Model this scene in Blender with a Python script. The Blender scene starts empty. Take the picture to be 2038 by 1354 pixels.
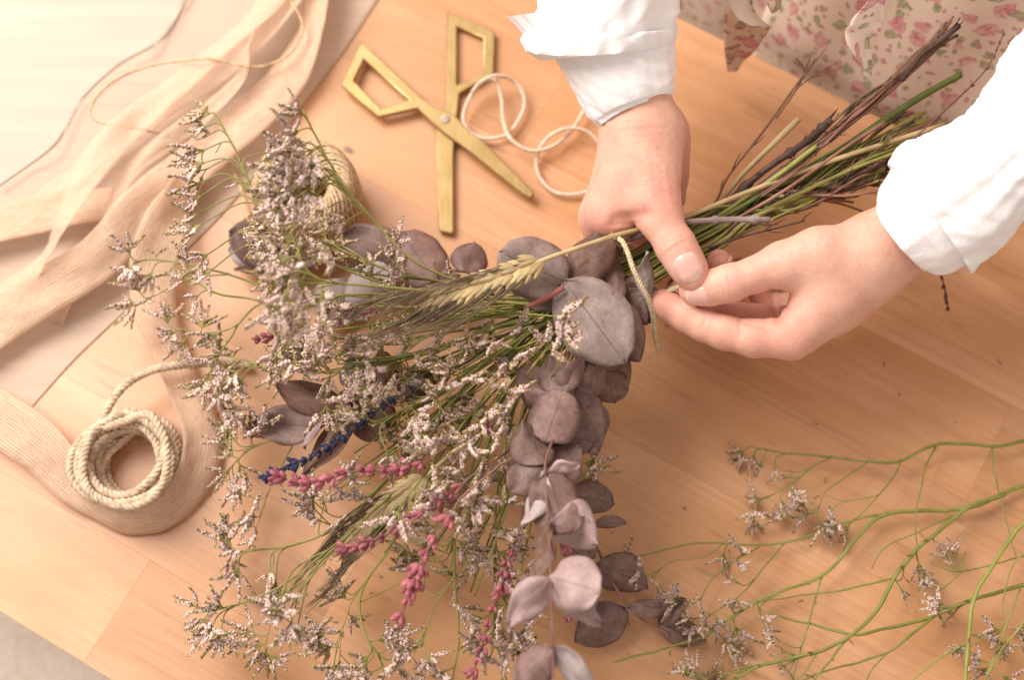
import bpy, bmesh, math, random
import numpy as np
from mathutils import Vector, Matrix, noise

random.seed(7)
SC = bpy.context.scene
COL = SC.collection
R = math.radians

# ------------------------------------------------------------------ camera
W, H = 2038.0, 1354.0
FPX = W * 50.0 / 36.0
DIST, TILT = 0.78, R(18)
CT, ST = math.cos(TILT), math.sin(TILT)
CAM_O = Vector((0, -DIST * ST, DIST * CT))
CAM_F = Vector((0, ST, -CT))
cd = bpy.data.cameras.new('camera')
cam = bpy.data.objects.new('camera', cd)
COL.objects.link(cam)
cam.location = CAM_O
cam.rotation_euler = (TILT, 0, 0)
cd.lens = 50
cd.sensor_width = 36
cd.clip_start = 0.02
cd.clip_end = 50
cd.dof.use_dof = True
cd.dof.focus_distance = 0.695
cd.dof.aperture_fstop = 4.5
SC.camera = cam

# ------------------------------------------------------------------ light
world = bpy.data.worlds.new('World')
SC.world = world
world.use_nodes = True
bgn = world.node_tree.nodes['Background']
bgn.inputs[0].default_value = (1.0, 0.865, 0.77, 1)
bgn.inputs[1].default_value = 0.75


def area(name, loc, target, size, power, col):
    ld = bpy.data.lights.new(name, 'AREA')
    ld.shape = 'RECTANGLE'
    ld.size, ld.size_y = size
    ld.energy = power
    ld.color = col
    o = bpy.data.objects.new(name, ld)
    COL.objects.link(o)
    o.location = loc
    d = Vector(target) - Vector(loc)
    o.rotation_euler = d.to_track_quat('-Z', 'Y').to_euler()
    return o


area('window_light', (-0.74, 0.50, 1.02), (-0.05, 0.02, 0.0), (0.9, 0.8), 29.0, (1.0, 0.94, 0.89))
SC.view_settings.view_transform = 'Standard'
SC.view_settings.look = 'None'
SC.view_settings.exposure = 0.0
SC.view_settings.gamma = 1.0
SC.view_settings.use_curve_mapping = False
SC.cycles.max_bounces = 8
SC.cycles.transparent_max_bounces = 16
SC.cycles.use_denoising = True


# ------------------------------------------------------------------ helpers
def P(px, py, z=0.0):
    """photo pixel + real height -> point of the place"""
    x = (px - W / 2) / FPX
    y = -(py - H / 2) / FPX
    d = Vector((x, y * CT + ST, y * ST - CT))
    t = (z - CAM_O.z) / d.z
    return CAM_O + d * t


def pxm(p):
    return (Vector(p) - CAM_O).dot(CAM_F) / FPX


def tag(o, label=None, cat=None, group=None, kind=None):
    if label: o['label'] = label
    if cat: o['category'] = cat
    if group: o['group'] = group
    if kind: o['kind'] = kind
    return o


def empty(name, loc=(0, 0, 0), parent=None):
    o = bpy.data.objects.new(name, None)
    COL.objects.link(o)
    o.empty_display_size = 0.02
    o.location = loc
    if parent is not None:
        attach(o, parent)
    return o


def wloc(o):
    v = Vector(o.location)
    p = o.parent
    while p is not None:
        v += Vector(p.location)
        p = p.parent
    return v


def attach(o, parent):
    """parents are only ever translated Empties / untransformed meshes"""
    o.parent = parent
    o.location = Vector(o.location) - wloc(parent)


class MB:
    def __init__(self):
        self.v, self.f, self.m, self.uv, self.c = [], [], [], [], []

    def add(self, vs, fs, mat=0, uvs=None):
        b = len(self.v)
        self.v.extend([tuple(p) for p in vs])
        self.uv.extend(uvs if uvs is not None else [(0.0, 0.0)] * len(vs))
        for f in fs:
            self.f.append(tuple(i + b for i in f))
            self.m.append(mat)

    def tube(self, pts, radii, n=6, mat=0, caps=True, v0=0.0):
        pts = [Vector(p) for p in pts]
        if not hasattr(radii, '__len__'):
            radii = [radii] * len(pts)
        t0 = (pts[1] - pts[0]).normalized()
        up = Vector((0.12, 0.21, 0.97))
        nrm = t0.cross(up)
        if nrm.length < 1e-4: nrm = t0.cross(Vector((1, 0, 0)))
        nrm.normalize()
        vs, uvs, L = [], [], v0
        for i, p in enumerate(pts):
            if i == 0: t = t0
            elif i == len(pts) - 1: t = pts[i] - pts[i - 1]
            else: t = pts[i + 1] - pts[i - 1]
            if t.length < 1e-9: t = t0
            t = t.normalized()
            nrm = nrm - t * nrm.dot(t)
            if nrm.length < 1e-6: nrm = t.orthogonal()
            nrm.normalize()
            bn = t.cross(nrm)
            if i: L += (pts[i] - pts[i - 1]).length
            for k in range(n):
                a = 2 * math.pi * k / n
                vs.append(p + (nrm * math.cos(a) + bn * math.sin(a)) * radii[i])
                uvs.append((k / n, L))
        fs = []
        for i in range(len(pts) - 1):
            for k in range(n):
                k2 = (k + 1) % n
                fs.append((i * n + k, i * n + k2, (i + 1) * n + k2, (i + 1) * n + k))
        if caps:
            fs.append(tuple(reversed(range(n))))
            b = (len(pts) - 1) * n
            fs.append(tuple(range(b, b + n)))
        self.add(vs, fs, mat, uvs)

    def mesh(self, name, mats, smooth=True):
        me = bpy.data.meshes.new(name)
        me.from_pydata(self.v, [], self.f)
        for m in (mats if isinstance(mats, (list, tuple)) else [mats]):
            me.materials.append(m)
        me.polygons.foreach_set('material_index', self.m)
        if smooth:
            me.polygons.foreach_set('use_smooth', [True] * len(self.f))
        ul = me.uv_layers.new(name='UVMap')
        li = np.empty(len(me.loops), dtype=np.int32)
        me.loops.foreach_get('vertex_index', li)
        uva = np.array(self.uv, dtype=np.float32)[li]
        ul.data.foreach_set('uv', uva.ravel())
        me.update()
        return me

    def build(self, name, mats, parent=None, loc=None, smooth=True):
        """origin at loc (vertices are given in place)"""
        loc = Vector(loc) if loc is not None else Vector((0, 0, 0))
        if loc.length > 0:
            self.v = [(p[0] - loc.x, p[1] - loc.y, p[2] - loc.z) for p in self.v]
        o = bpy.data.objects.new(name, self.mesh(name, mats, smooth))
        COL.objects.link(o)
        o.location = loc
        if parent is not None: attach(o, parent)
        return o


def cat(pts, n=8, closed=False):
    """Catmull-Rom through points (tuples of any length)"""
    A = [np.array(p, dtype=float) for p in pts]
    if len(A) == 2:
        return [A[0] + (A[1] - A[0]) * i / n for i in range(n + 1)]
    if closed: E = [A[-1]] + A + [A[0], A[1]]
    else: E = [2 * A[0] - A[1]] + A + [2 * A[-1] - A[-2]]
    out = []
    for i in range(1, len(E) - 2):
        p0, p1, p2, p3 = E[i - 1], E[i], E[i + 1], E[i + 2]
        for k in range(n):
            t = k / n
            out.append(0.5 * (2 * p1 + (p2 - p0) * t + (2 * p0 - 5 * p1 + 4 * p2 - p3) * t * t + (3 * p1 - p0 - 3 * p2 + p3) * t ** 3))
    if not closed: out.append(E[-2])
    return out


def ppath(pts, n=8):
    """pixel path (px,py,z) -> smooth world path"""
    return [Vector(q) for q in cat([P(*p) for p in pts], n)]


def lerp(a, b, t): return a + (b - a) * t


def solidify(o, th, off=0.0, matoff=0):
    m = o.modifiers.new('thickness', 'SOLIDIFY')
    m.thickness = th
    m.offset = off
    m.material_offset = matoff
    return m


def hairs(mb, pts, n, length, rad, spread, mat=0):
    """loose fibres standing off a cord"""
    for _ in range(n):
        p = Vector(random.choice(pts))
        d = Vector((random.gauss(0, 1), random.gauss(0, 1), random.gauss(0, 0.8))).normalized()
        q = p + d * spread
        e = Vector((random.gauss(0, 1), random.gauss(0, 1), random.gauss(0, 0.7))).normalized()
        L = length * random.uniform(0.5, 1.3)
        mid = q + d * L * 0.5 + e * L * 0.15
        mb.tube([q, mid, q + d * L * 0.75 + e * L * 0.5], [rad, rad, rad * 0.5], 3, mat, False)


# ------------------------------------------------------------------ materials
class NT:
    def __init__(self, name):
        self.mat = bpy.data.materials.new(name)
        self.mat.use_nodes = True
        self.t = self.mat.node_tree
        self.b = self.t.nodes['Principled BSDF']
        self.out = self.t.nodes['Material Output']

    def n(self, typ, **kw):
        nd = self.t.nodes.new(typ)
        for k, v in kw.items():
            if k.startswith('i_'):
                key = k[2:]
                key = int(key) if key.isdigit() else key.replace('_', ' ')
                nd.inputs[key].default_value = v
            else:
                setattr(nd, k, v)
        return nd

    def l(self, a, b): self.t.links.new(a, b)

    def ramp(self, fac, stops, interp='LINEAR'):
        r = self.n('ShaderNodeValToRGB')
        r.color_ramp.interpolation = interp
        el = r.color_ramp.elements
        while len(el) < len(stops): el.new(0.5)
        for e, (p, c) in zip(el, stops):
            e.position = p
            e.color = (*c, 1) if len(c) == 3 else c
        self.l(fac, r.inputs[0])
        return r.outputs[0]

    def mix(self, fac, a, b, mode='MIX'):
        m = self.n('ShaderNodeMix', data_type='RGBA', blend_type=mode)
        for sock, v in ((m.inputs[0], fac), (m.inputs[6], a), (m.inputs[7], b)):
            if hasattr(v, 'links'): self.l(v, sock)
            elif isinstance(v, (int, float)): sock.default_value = v
            else: sock.default_value = (*v, 1) if len(v) == 3 else v
        return m.outputs[2]

    def math(self, op, a, b=None, clamp=False):
        m = self.n('ShaderNodeMath', operation=op, use_clamp=clamp)
        for sock, v in ((m.inputs[0], a), (m.inputs[1], b)):
            if v is None: continue
            if hasattr(v, 'links'): self.l(v, sock)
            else: sock.default_value = v
        return m.outputs[0]

    def noise(self, vec, scale, detail=3, rough=0.5, **kw):
        nd = self.n('ShaderNodeTexNoise', i_Scale=scale, i_Detail=detail, i_Roughness=rough, **kw)
        if vec is not None: self.l(vec, nd.inputs['Vector'])
        return nd.outputs['Fac']

    def bump(self, h, strength, dist):
        b = self.n('ShaderNodeBump', i_Strength=strength, i_Distance=dist)
        self.l(h, b.inputs['Height'])
        self.l(b.outputs[0], self.b.inputs['Normal'])
        return b

    def base(self, c):
        if hasattr(c, 'links'): self.l(c, self.b.inputs['Base Color'])
        else: self.b.inputs['Base Color'].default_value = (*c, 1)

    def set(self, **kw):
        for k, v in kw.items():
            self.b.inputs[k.replace('_', ' ')].default_value = v


def coords(nt, which='Object', scale=None, loc=None):
    tc = nt.n('ShaderNodeTexCoord')
    o = tc.outputs[which]
    if scale or loc:
        mp = nt.n('ShaderNodeMapping')
        nt.l(o, mp.inputs[0])
        if scale: mp.inputs['Scale'].default_value = scale
        if loc: mp.inputs['Location'].default_value = loc
        return mp.outputs[0]
    return o


def vadd_random(nt, vec, amount):
    """shift a texture by a per-object random amount"""
    oi = nt.n('ShaderNodeObjectInfo')
    s = nt.math('MULTIPLY', oi.outputs['Random'], amount)
    cb = nt.n('ShaderNodeCombineXYZ')
    for i in range(3): nt.l(s, cb.inputs[i])
    ad = nt.n('ShaderNodeVectorMath', operation='ADD')
    nt.l(vec, ad.inputs[0]); nt.l(cb.outputs[0], ad.inputs[1])
    return ad.outputs[0], oi.outputs['Random']


def m_wood():
    t = NT('honey_wood')
    v, rnd = vadd_random(t, coords(t), 7.0)
    sc = t.n('ShaderNodeMapping'); t.l(v, sc.inputs[0]); sc.inputs['Scale'].default_value = (2.6, 17, 17)
    warp = t.n('ShaderNodeTexNoise', i_Scale=5.0, i_Detail=2.0)
    t.l(v, warp.inputs['Vector'])
    wm = t.n('ShaderNodeVectorMath', operation='SCALE'); t.l(warp.outputs['Color'], wm.inputs[0]); wm.inputs['Scale'].default_value = 0.9
    wa = t.n('ShaderNodeVectorMath', operation='ADD'); t.l(sc.outputs[0], wa.inputs[0]); t.l(wm.outputs[0], wa.inputs[1])
    g1 = t.noise(wa.outputs[0], 1.6, 5, 0.6)
    fs = t.n('ShaderNodeMapping'); t.l(v, fs.inputs[0]); fs.inputs['Scale'].default_value = (14, 420, 200)
    g2 = t.noise(fs.outputs[0], 1.0, 3, 0.6)
    ds = t.n('ShaderNodeMapping'); t.l(v, ds.inputs[0]); ds.inputs['Scale'].default_value = (20, 110, 60)
    g3 = t.noise(ds.outputs[0], 1.0, 2, 0.5)
    bm_ = t.n('ShaderNodeMapping'); t.l(v, bm_.inputs[0]); bm_.inputs['Scale'].default_value = (9, 20, 9)
    big = t.noise(bm_.outputs[0], 1.0, 4, 0.6)
    c = t.ramp(g1, [(0.25, (0.40, 0.175, 0.070)), (0.5, (0.60, 0.300, 0.140)), (0.75, (0.73, 0.415, 0.225))])
    c = t.mix(0.32, c, t.ramp(g2, [(0.3, (0.40, 0.19, 0.075)), (0.62, (0.68, 0.40, 0.225))]))
    c = t.mix(t.ramp(big, [(0.40, (0, 0, 0)), (0.66, (0.75, 0.75, 0.75))]), c, (0.50, 0.235, 0.085))
    # short dark pores and flecks
    c = t.mix(t.ramp(g3, [(0.67, (0, 0, 0)), (0.78, (0.5, 0.5, 0.5))]), c, (0.20, 0.085, 0.032))
    tone = t.ramp(rnd, [(0.0, (0.91, 0.89, 0.87)), (0.5, (0.98, 0.98, 0.98)), (1.0, (1.05, 1.05, 1.05))])
    c = t.mix(1.0, c, tone, 'MULTIPLY')
    # small knots
    kn = t.n('ShaderNodeMapping'); t.l(v, kn.inputs[0]); kn.inputs['Scale'].default_value = (11, 19, 0.01)
    vo = t.n('ShaderNodeTexVoronoi', i_Scale=1.0); t.l(kn.outputs[0], vo.inputs['Vector'])
    c = t.mix(t.ramp(vo.outputs['Distance'], [(0.02, (0.85, 0.85, 0.85)), (0.055, (0, 0, 0))]), c, (0.10, 0.04, 0.018))
    t.base(c)
    t.l(t.ramp(g2, [(0.2, (0.36,) * 3), (0.8, (0.52,) * 3)]), t.b.inputs['Roughness'])
    t.set(Specular_IOR_Level=0.62, Coat_Weight=0.25, Coat_Roughness=0.42)
    t.bump(t.math('ADD', g2, t.math('MULTIPLY', g3, 0.6)), 0.12, 0.0006)
    return t.mat


def m_simple(name, col, rough=0.6, var=0.12, scale=300, bump=0.0, spec=0.3, trans=0.0, objvar=0.0, col2=None):
    t = NT(name)
    v, rnd = vadd_random(t, coords(t), 3.0)
    f = t.noise(v, scale, 3)
    lo = tuple(max(0, x * (1 - var)) for x in col)
    hi = tuple(min(1, x * (1 + var)) for x in col)
    if col2: hi = col2
    c = t.ramp(f, [(0.3, lo), (0.7, hi)])
    if objvar:
        c = t.mix(1.0, c, t.ramp(rnd, [(0, (1 - objvar,) * 3), (1, (1 + objvar,) * 3)]), 'MULTIPLY')
    t.base(c)
    t.set(Roughness=rough, Specular_IOR_Level=spec)
    if bump: t.bump(f, bump, 0.001)
    if trans:
        tr = t.n('ShaderNodeBsdfTranslucent'); t.l(c, tr.inputs[0])
        mx = t.n('ShaderNodeMixShader', i_0=trans)
        t.l(t.b.outputs[0], mx.inputs[1]); t.l(tr.outputs[0], mx.inputs[2]); t.l(mx.outputs[0], t.out.inputs[0])
    return t.mat


def m_stripe_cloth(name, col, dark, threads, sheer, trans=0.3, cross=True):
    """woven ribbon: threads run along V, counted across U"""
    t = NT(name)
    uv = t.n('ShaderNodeUVMap').outputs[0]
    sp = t.n('ShaderNodeSeparateXYZ'); t.l(uv, sp.inputs[0])
    ns = t.n('ShaderNodeTexNoise', i_Scale=1.0, i_Detail=3.0)
    mp = t.n('ShaderNodeMapping'); t.l(uv, mp.inputs[0]); mp.inputs['Scale'].default_value = (6, 20, 1)
    t.l(mp.outputs[0], ns.inputs['Vector'])
    wob = t.math('MULTIPLY', t.math('SUBTRACT', ns.outputs['Fac'], 0.5), 0.05)
    u = t.math('ADD', sp.outputs[0], wob)
    s = t.math('SINE', t.math('MULTIPLY', u, threads * 2 * math.pi))
    w = t.math('SINE', t.math('MULTIPLY', sp.outputs[1], 2 * math.pi * 900))
    mp2 = t.n('ShaderNodeMapping'); t.l(uv, mp2.inputs[0]); mp2.inputs['Scale'].default_value = (threads, 160, 1)
    sl = t.noise(mp2.outputs[0], 1.0, 3, 0.6)
    h = t.math('ADD', t.math('MULTIPLY', s, 0.5), t.math('MULTIPLY', w, 0.30 if cross else 0.0))
    f = t.math('ADD', t.math('MULTIPLY', h, 0.75), sl)
    c = t.ramp(f, [(0.10, dark), (0.62, col), (1.0, tuple(min(1, x * 1.12) for x in col))])
    t.base(c)
    t.set(Roughness=0.8, Specular_IOR_Level=0.15)
    t.bump(h, 0.30, 0.0004)
    tr = t.n('ShaderNodeBsdfTranslucent'); t.l(c, tr.inputs[0])
    mx = t.n('ShaderNodeMixShader', i_0=trans)
    t.l(t.b.outputs[0], mx.inputs[1]); t.l(tr.outputs[0], mx.inputs[2])
    tp = t.n('ShaderNodeBsdfTransparent')
    m2 = t.n('ShaderNodeMixShader')
    t.l(t.ramp(f, [(0.2, (min(1, sheer * 2.2),) * 3), (0.6, (sheer * 0.5,) * 3)]), m2.inputs[0])
    t.l(mx.outputs[0], m2.inputs[1]); t.l(tp.outputs[0], m2.inputs[2])
    t.l(m2.outputs[0], t.out.inputs[0])
    return t.mat


def m_leaf(name, c1, c2, c3, vein, trans=0.08):
    t = NT(name)
    v, rnd = vadd_random(t, coords(t), 5.0)
    f = t.noise(v, 70, 4, 0.6)
    fine = t.noise(v, 420, 3, 0.6)
    c = t.ramp(f, [(0.30, c1), (0.52, c2), (0.74, c3)])
    c = t.mix(0.30, c, t.ramp(fine, [(0.35, c1), (0.65, c3)]))
    uv = t.n('ShaderNodeUVMap').outputs[0]
    sp = t.n('ShaderNodeSeparateXYZ'); t.l(uv, sp.inputs[0])
    # midrib and feathered side veins, printed in the leaf
    d = t.math('ABSOLUTE', t.math('SUBTRACT', sp.outputs[0], 0.5))
    mid = t.math('LESS_THAN', d, 0.012)
    nn = t.math('MULTIPLY', t.noise(v, 90, 3), 0.45)
    ph = t.math('ADD', t.math('SUBTRACT', sp.outputs[1], t.math('MULTIPLY', d, 0.9)), nn)
    sv = t.math('POWER', t.math('ABSOLUTE', t.math('COSINE', t.math('MULTIPLY', ph, 18.0))), 60.0)
    vv = t.math('MAXIMUM', t.math('MULTIPLY', mid, 0.6), t.math('MULTIPLY', sv, 0.13))
    c = t.mix(vv, c, vein)
    sp2 = t.noise(v, 160, 2, 0.5)
    c = t.mix(t.ramp(sp2, [(0.66, (0, 0, 0)), (0.74, (0.5, 0.5, 0.5))]), c, tuple(x * 0.45 for x in c1))
    c = t.mix(1.0, c, t.ramp(rnd, [(0, (0.82, 0.80, 0.80)), (1, (1.15, 1.12, 1.12))]), 'MULTIPLY')
    t.base(c)
    t.set(Roughness=0.55, Specular_IOR_Level=0.35)
    t.bump(t.math('ADD', fine, t.math('MULTIPLY', vv, -0.8)), 0.25, 0.0006)
    tr = t.n('ShaderNodeBsdfTranslucent'); t.l(c, tr.inputs[0])
    mx = t.n('ShaderNodeMixShader', i_0=trans)
    t.l(t.b.outputs[0], mx.inputs[1]); t.l(tr.outputs[0], mx.inputs[2]); t.l(mx.outputs[0], t.out.inputs[0])
    return t.mat


def m_stem(name, c1, c2, c3, along=60, rough=0.5):
    t = NT(name)
    v, rnd = vadd_random(t, coords(t), 5.0)
    f = t.noise(v, along, 3, 0.6)
    uv = t.n('ShaderNodeUVMap').outputs[0]
    mp = t.n('ShaderNodeMapping'); t.l(uv, mp.inputs[0]); mp.inputs['Scale'].default_value = (9, 30, 1)
    g = t.noise(mp.outputs[0], 1.0, 2, 0.5)
    c = t.ramp(t.math('ADD', t.math('MULTIPLY', f, 0.6), t.math('MULTIPLY', g, 0.4)), [(0.34, c1), (0.5, c2), (0.66, c3)])
    c = t.mix(1.0, c, t.ramp(rnd, [(0, (0.82,) * 3), (1, (1.16,) * 3)]), 'MULTIPLY')
    t.base(c)
    t.set(Roughness=rough, Specular_IOR_Level=0.35)
    t.bump(g, 0.5, 0.0006)
    return t.mat


def m_skin():
    t = NT('skin')
    v = coords(t)
    at = t.n('ShaderNodeAttribute', attribute_name='red')
    f = t.noise(v, 55, 4, 0.6)
    f2 = t.noise(v, 400, 3, 0.6)
    c = t.ramp(f, [(0.28, (0.66, 0.34, 0.25)), (0.5, (0.74, 0.435, 0.325)), (0.72, (0.79, 0.51, 0.39))])
    fb_ = t.noise(v, 150, 3, 0.6)
    c = t.mix(t.ramp(fb_, [(0.50, (0, 0, 0)), (0.75, (0.35, 0.35, 0.35))]), c, (0.66, 0.27, 0.22))
    c = t.mix(t.ramp(f2, [(0.3, (0, 0, 0)), (0.75, (0.3, 0.3, 0.3))]), c, (0.66, 0.33, 0.25))
    c = t.mix(t.math('MULTIPLY', at.outputs['Fac'], 0.75), c, (0.66, 0.255, 0.20))
    t.base(c)
    t.set(Roughness=0.50, Specular_IOR_Level=0.35)
    t.set(Subsurface_Weight=0.12, Subsurface_Scale=0.003)
    t.b.inputs['Subsurface Radius'].default_value = (1.0, 0.38, 0.22)
    vo = t.n('ShaderNodeTexVoronoi', i_Scale=900.0, feature='DISTANCE_TO_EDGE'); t.l(v, vo.inputs['Vector'])
    hh = t.math('ADD', t.math('MULTIPLY', vo.outputs['Distance'], 1.0), f2)
    t.bump(hh, 0.34, 0.0007)
    t.l(t.ramp(fb_, [(0.3, (0.40,) * 3), (0.7, (0.58,) * 3)]), t.b.inputs['Roughness'])
    return t.mat


def m_white_cloth():
    t = NT('white_blouse')
    v = coords(t)
    f = t.noise(v, 700, 3, 0.6)
    f2 = t.noise(v, 130, 4, 0.6)
    t.base((0.90, 0.88, 0.885))
    t.set(Roughness=0.8, Specular_IOR_Level=0.15, Subsurface_Weight=0.1, Subsurface_Scale=0.004)
    t.bump(t.math('ADD', t.math('MULTIPLY', f, 0.35), f2), 0.45, 0.0012)
    return t.mat


def m_floral():
    t = NT('floral_print')
    uv = t.n('ShaderNodeUVMap').outputs[0]
    wn = t.n('ShaderNodeTexNoise', i_Scale=90.0, i_Detail=2.0); t.l(uv, wn.inputs['Vector'])
    ws = t.n('ShaderNodeVectorMath', operation='SCALE'); t.l(wn.outputs['Color'], ws.inputs[0]); ws.inputs['Scale'].default_value = 0.010
    wv = t.n('ShaderNodeVectorMath', operation='ADD'); t.l(uv, wv.inputs[0]); t.l(ws.outputs[0], wv.inputs[1])
    base = t.mix(t.noise(uv, 40, 3), (0.68, 0.54, 0.43), (0.78, 0.66, 0.55))

    def layer(base, scale, r, prob, stops, off):
        mp = t.n('ShaderNodeMapping'); t.l(wv.outputs[0], mp.inputs[0]); mp.inputs['Location'].default_value = (off, off * 1.7, 0)
        vo = t.n('ShaderNodeTexVoronoi', i_Scale=scale, i_Randomness=1.0, voronoi_dimensions='2D'); t.l(mp.outputs[0], vo.inputs['Vector'])
        sc = t.n('ShaderNodeSeparateColor'); t.l(vo.outputs['Color'], sc.inputs[0])
        on = t.math('LESS_THAN', sc.outputs[0], prob)
        rr = t.math('MULTIPLY', t.math('ADD', sc.outputs[1], 0.7), r)
        inside = t.math('LESS_THAN', vo.outputs['Distance'], rr)
        pet = t.noise(wv.outputs[0], scale * 6, 2, 0.6)
        col = t.ramp(pet, stops)
        return t.mix(t.math('MULTIPLY', t.math('MULTIPLY', on, inside), 0.82), base, col)
    base = layer(base, 125, 0.18, 0.45, [(0.35, (0.20, 0.20, 0.10)), (0.65, (0.42, 0.40, 0.24))], 0.3)
    base = layer(base, 150, 0.17, 0.55, [(0.35, (0.42, 0.14, 0.17)), (0.65, (0.60, 0.30, 0.36))], 1.1)
    base = layer(base, 76, 0.17, 0.42, [(0.35, (0.22, 0.22, 0.11)), (0.65, (0.45, 0.42, 0.25))], 2.3)
    base = layer(base, 58, 0.22, 0.70, [(0.33, (0.46, 0.13, 0.15)), (0.5, (0.64, 0.29, 0.31)), (0.68, (0.74, 0.47, 0.46))], 3.9)
    t.base(base)
    t.set(Roughness=0.85, Specular_IOR_Level=0.15)
    t.bump(t.noise(uv, 900, 2), 0.3, 0.0006)
    return t.mat


def m_brass():
    t = NT('brushed_brass')
    v = coords(t)
    f = t.noise(v, 60, 4, 0.6)
    f2 = t.noise(v, 500, 2, 0.5)
    c = t.ramp(f, [(0.3, (0.36, 0.24, 0.095)), (0.7, (0.46, 0.325, 0.145))])
    t.base(c)
    t.set(Metallic=0.75)
    sm = t.n('ShaderNodeMapping'); t.l(v, sm.inputs[0]); sm.inputs['Scale'].default_value = (900, 40, 40); sm.inputs['Rotation'].default_value = (0, 0, 0.6)
    sc_ = t.noise(sm.outputs[0], 1.0, 3, 0.6)
    t.l(t.ramp(sc_, [(0.3, (0.30,) * 3), (0.7, (0.50,) * 3)]), t.b.inputs['Roughness'])
    t.bump(t.math('ADD', f2, sc_), 0.15, 0.0004)
    return t.mat


def m_carpet():
    t = NT('beige_carpet')
    v = coords(t)
    f = t.noise(v, 28, 5, 0.7)
    g = t.noise(v, 160, 3, 0.7)
    t.base(t.mix(0.5, t.ramp(f, [(0.3, (0.82, 0.70, 0.58)), (0.7, (0.96, 0.88, 0.78))]), t.ramp(g, [(0.3, (0.76, 0.67, 0.57)), (0.7, (0.94, 0.88, 0.80))])))
    t.set(Roughness=0.95, Specular_IOR_Level=0.1)
    t.bump(g, 0.8, 0.006)
    return t.mat


def m_sheer(name, col, alpha, scale):
    t = NT(name)
    uv = t.n('ShaderNodeUVMap').outputs[0]
    mp = t.n('ShaderNodeMapping'); t.l(uv, mp.inputs[0]); mp.inputs['Scale'].default_value = (4, 60, 1)
    f = t.noise(mp.outputs[0], scale, 4, 0.6)
    c = t.ramp(f, [(0.3, tuple(x * 0.9 for x in col)), (0.7, col)])
    t.base(c)
    t.set(Roughness=0.7, Specular_IOR_Level=0.2)
    tr = t.n('ShaderNodeBsdfTranslucent'); t.l(c, tr.inputs[0])
    mx = t.n('ShaderNodeMixShader', i_0=0.3)
    t.l(t.b.outputs[0], mx.inputs[1]); t.l(tr.outputs[0], mx.inputs[2])
    tp = t.n('ShaderNodeBsdfTransparent')
    m2 = t.n('ShaderNodeMixShader', i_0=1 - alpha)
    t.l(mx.outputs[0], m2.inputs[1]); t.l(tp.outputs[0], m2.inputs[2])
    t.l(m2.outputs[0], t.out.inputs[0])
    return t.mat


WOOD = m_wood()
CARPET = m_carpet()
BRASS = m_brass()
STEEL = m_simple('worn_steel', (0.5, 0.42, 0.32), 0.4, 0.1, 300, spec=0.6)
SKIN = m_skin()
NAIL = m_simple('fingernail', (0.74, 0.44, 0.37), 0.28, 0.05, 200, spec=0.5)
CLOTH = m_white_cloth()
FLORAL = m_floral()
JUTE = m_stripe_cloth('jute_ribbon', (0.84, 0.64, 0.48), (0.68, 0.48, 0.34), 18, 0.22)
JUTE_PALE = m_stripe_cloth('pale_ribbon', (0.86, 0.68, 0.53), (0.74, 0.54, 0.40), 18, 0.42)
SHEER = m_sheer('sheer_gauze', (0.82, 0.66, 0.53), 0.78, 3.0)
PAPER = m_sheer('cream_paper', (0.74, 0.65, 0.55), 0.97, 2.0)
ROPE = m_simple('natural_rope', (0.60, 0.455, 0.325), 0.85, 0.32, 260, bump=0.5, spec=0.15)
CORD = m_simple('cream_cord', (0.74, 0.60, 0.46), 0.85, 0.2, 500, bump=0.4, spec=0.15)
TWINE = m_simple('jute_twine', (0.62, 0.45, 0.28), 0.85, 0.30, 350, bump=0.5, spec=0.15)
TIE = m_simple('tying_cord', (0.58, 0.47, 0.30), 0.85, 0.25, 500, bump=0.5, spec=0.15)
GREEN = m_stem('green_stem', (0.18, 0.19, 0.035), (0.27, 0.285, 0.065), (0.36, 0.37, 0.12))
OLIVE = m_stem('olive_twig', (0.19, 0.17, 0.045), (0.27, 0.255, 0.07), (0.33, 0.31, 0.11))
DEEPGREEN = m_stem('deep_green_stem', (0.07, 0.09, 0.02), (0.12, 0.145, 0.035), (0.18, 0.20, 0.06))
BROWN = m_stem('dry_brown_stem', (0.13, 0.055, 0.035), (0.24, 0.115, 0.08), (0.36, 0.20, 0.145))
DARKBARK = m_stem('dark_bark', (0.035, 0.02, 0.016), (0.08, 0.045, 0.035), (0.16, 0.09, 0.07), rough=0.7)
GREYBARK = m_stem('grey_bark', (0.14, 0.09, 0.08), (0.26, 0.19, 0.17), (0.38, 0.30, 0.27), rough=0.7)
STRAW = m_stem('straw', (0.36, 0.25, 0.12), (0.52, 0.39, 0.20), (0.62, 0.50, 0.29))
AWN = m_stem('dark_awn', (0.07, 0.045, 0.025), (0.17, 0.115, 0.065), (0.36, 0.26, 0.15))
CALYX = m_simple('calyx', (0.34, 0.255, 0.115), 0.8, 0.35, 700, spec=0.15, objvar=0.18)
PETAL2 = m_simple('lilac_petal', (0.76, 0.54, 0.52), 0.8, 0.16, 600, spec=0.15, trans=0.2, objvar=0.10)
PETAL = m_simple('petal', (0.86, 0.66, 0.59), 0.8, 0.16, 600, spec=0.15, trans=0.2, objvar=0.10)
PINKBUD = m_simple('pink_bud', (0.34, 0.075, 0.10), 0.75, 0.4, 350, bump=0.3, spec=0.2, objvar=0.2, col2=(0.50, 0.18, 0.205))
BLUEBUD = m_simple('blue_bud', (0.02, 0.02, 0.05), 0.7, 0.35, 350, bump=0.3, spec=0.25, col2=(0.055, 0.058, 0.12))
LEAF_TOP = m_leaf('dusky_leaf', (0.122, 0.063, 0.050), (0.212, 0.128, 0.107), (0.30, 0.198, 0.170), (0.08, 0.05, 0.045))
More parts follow.
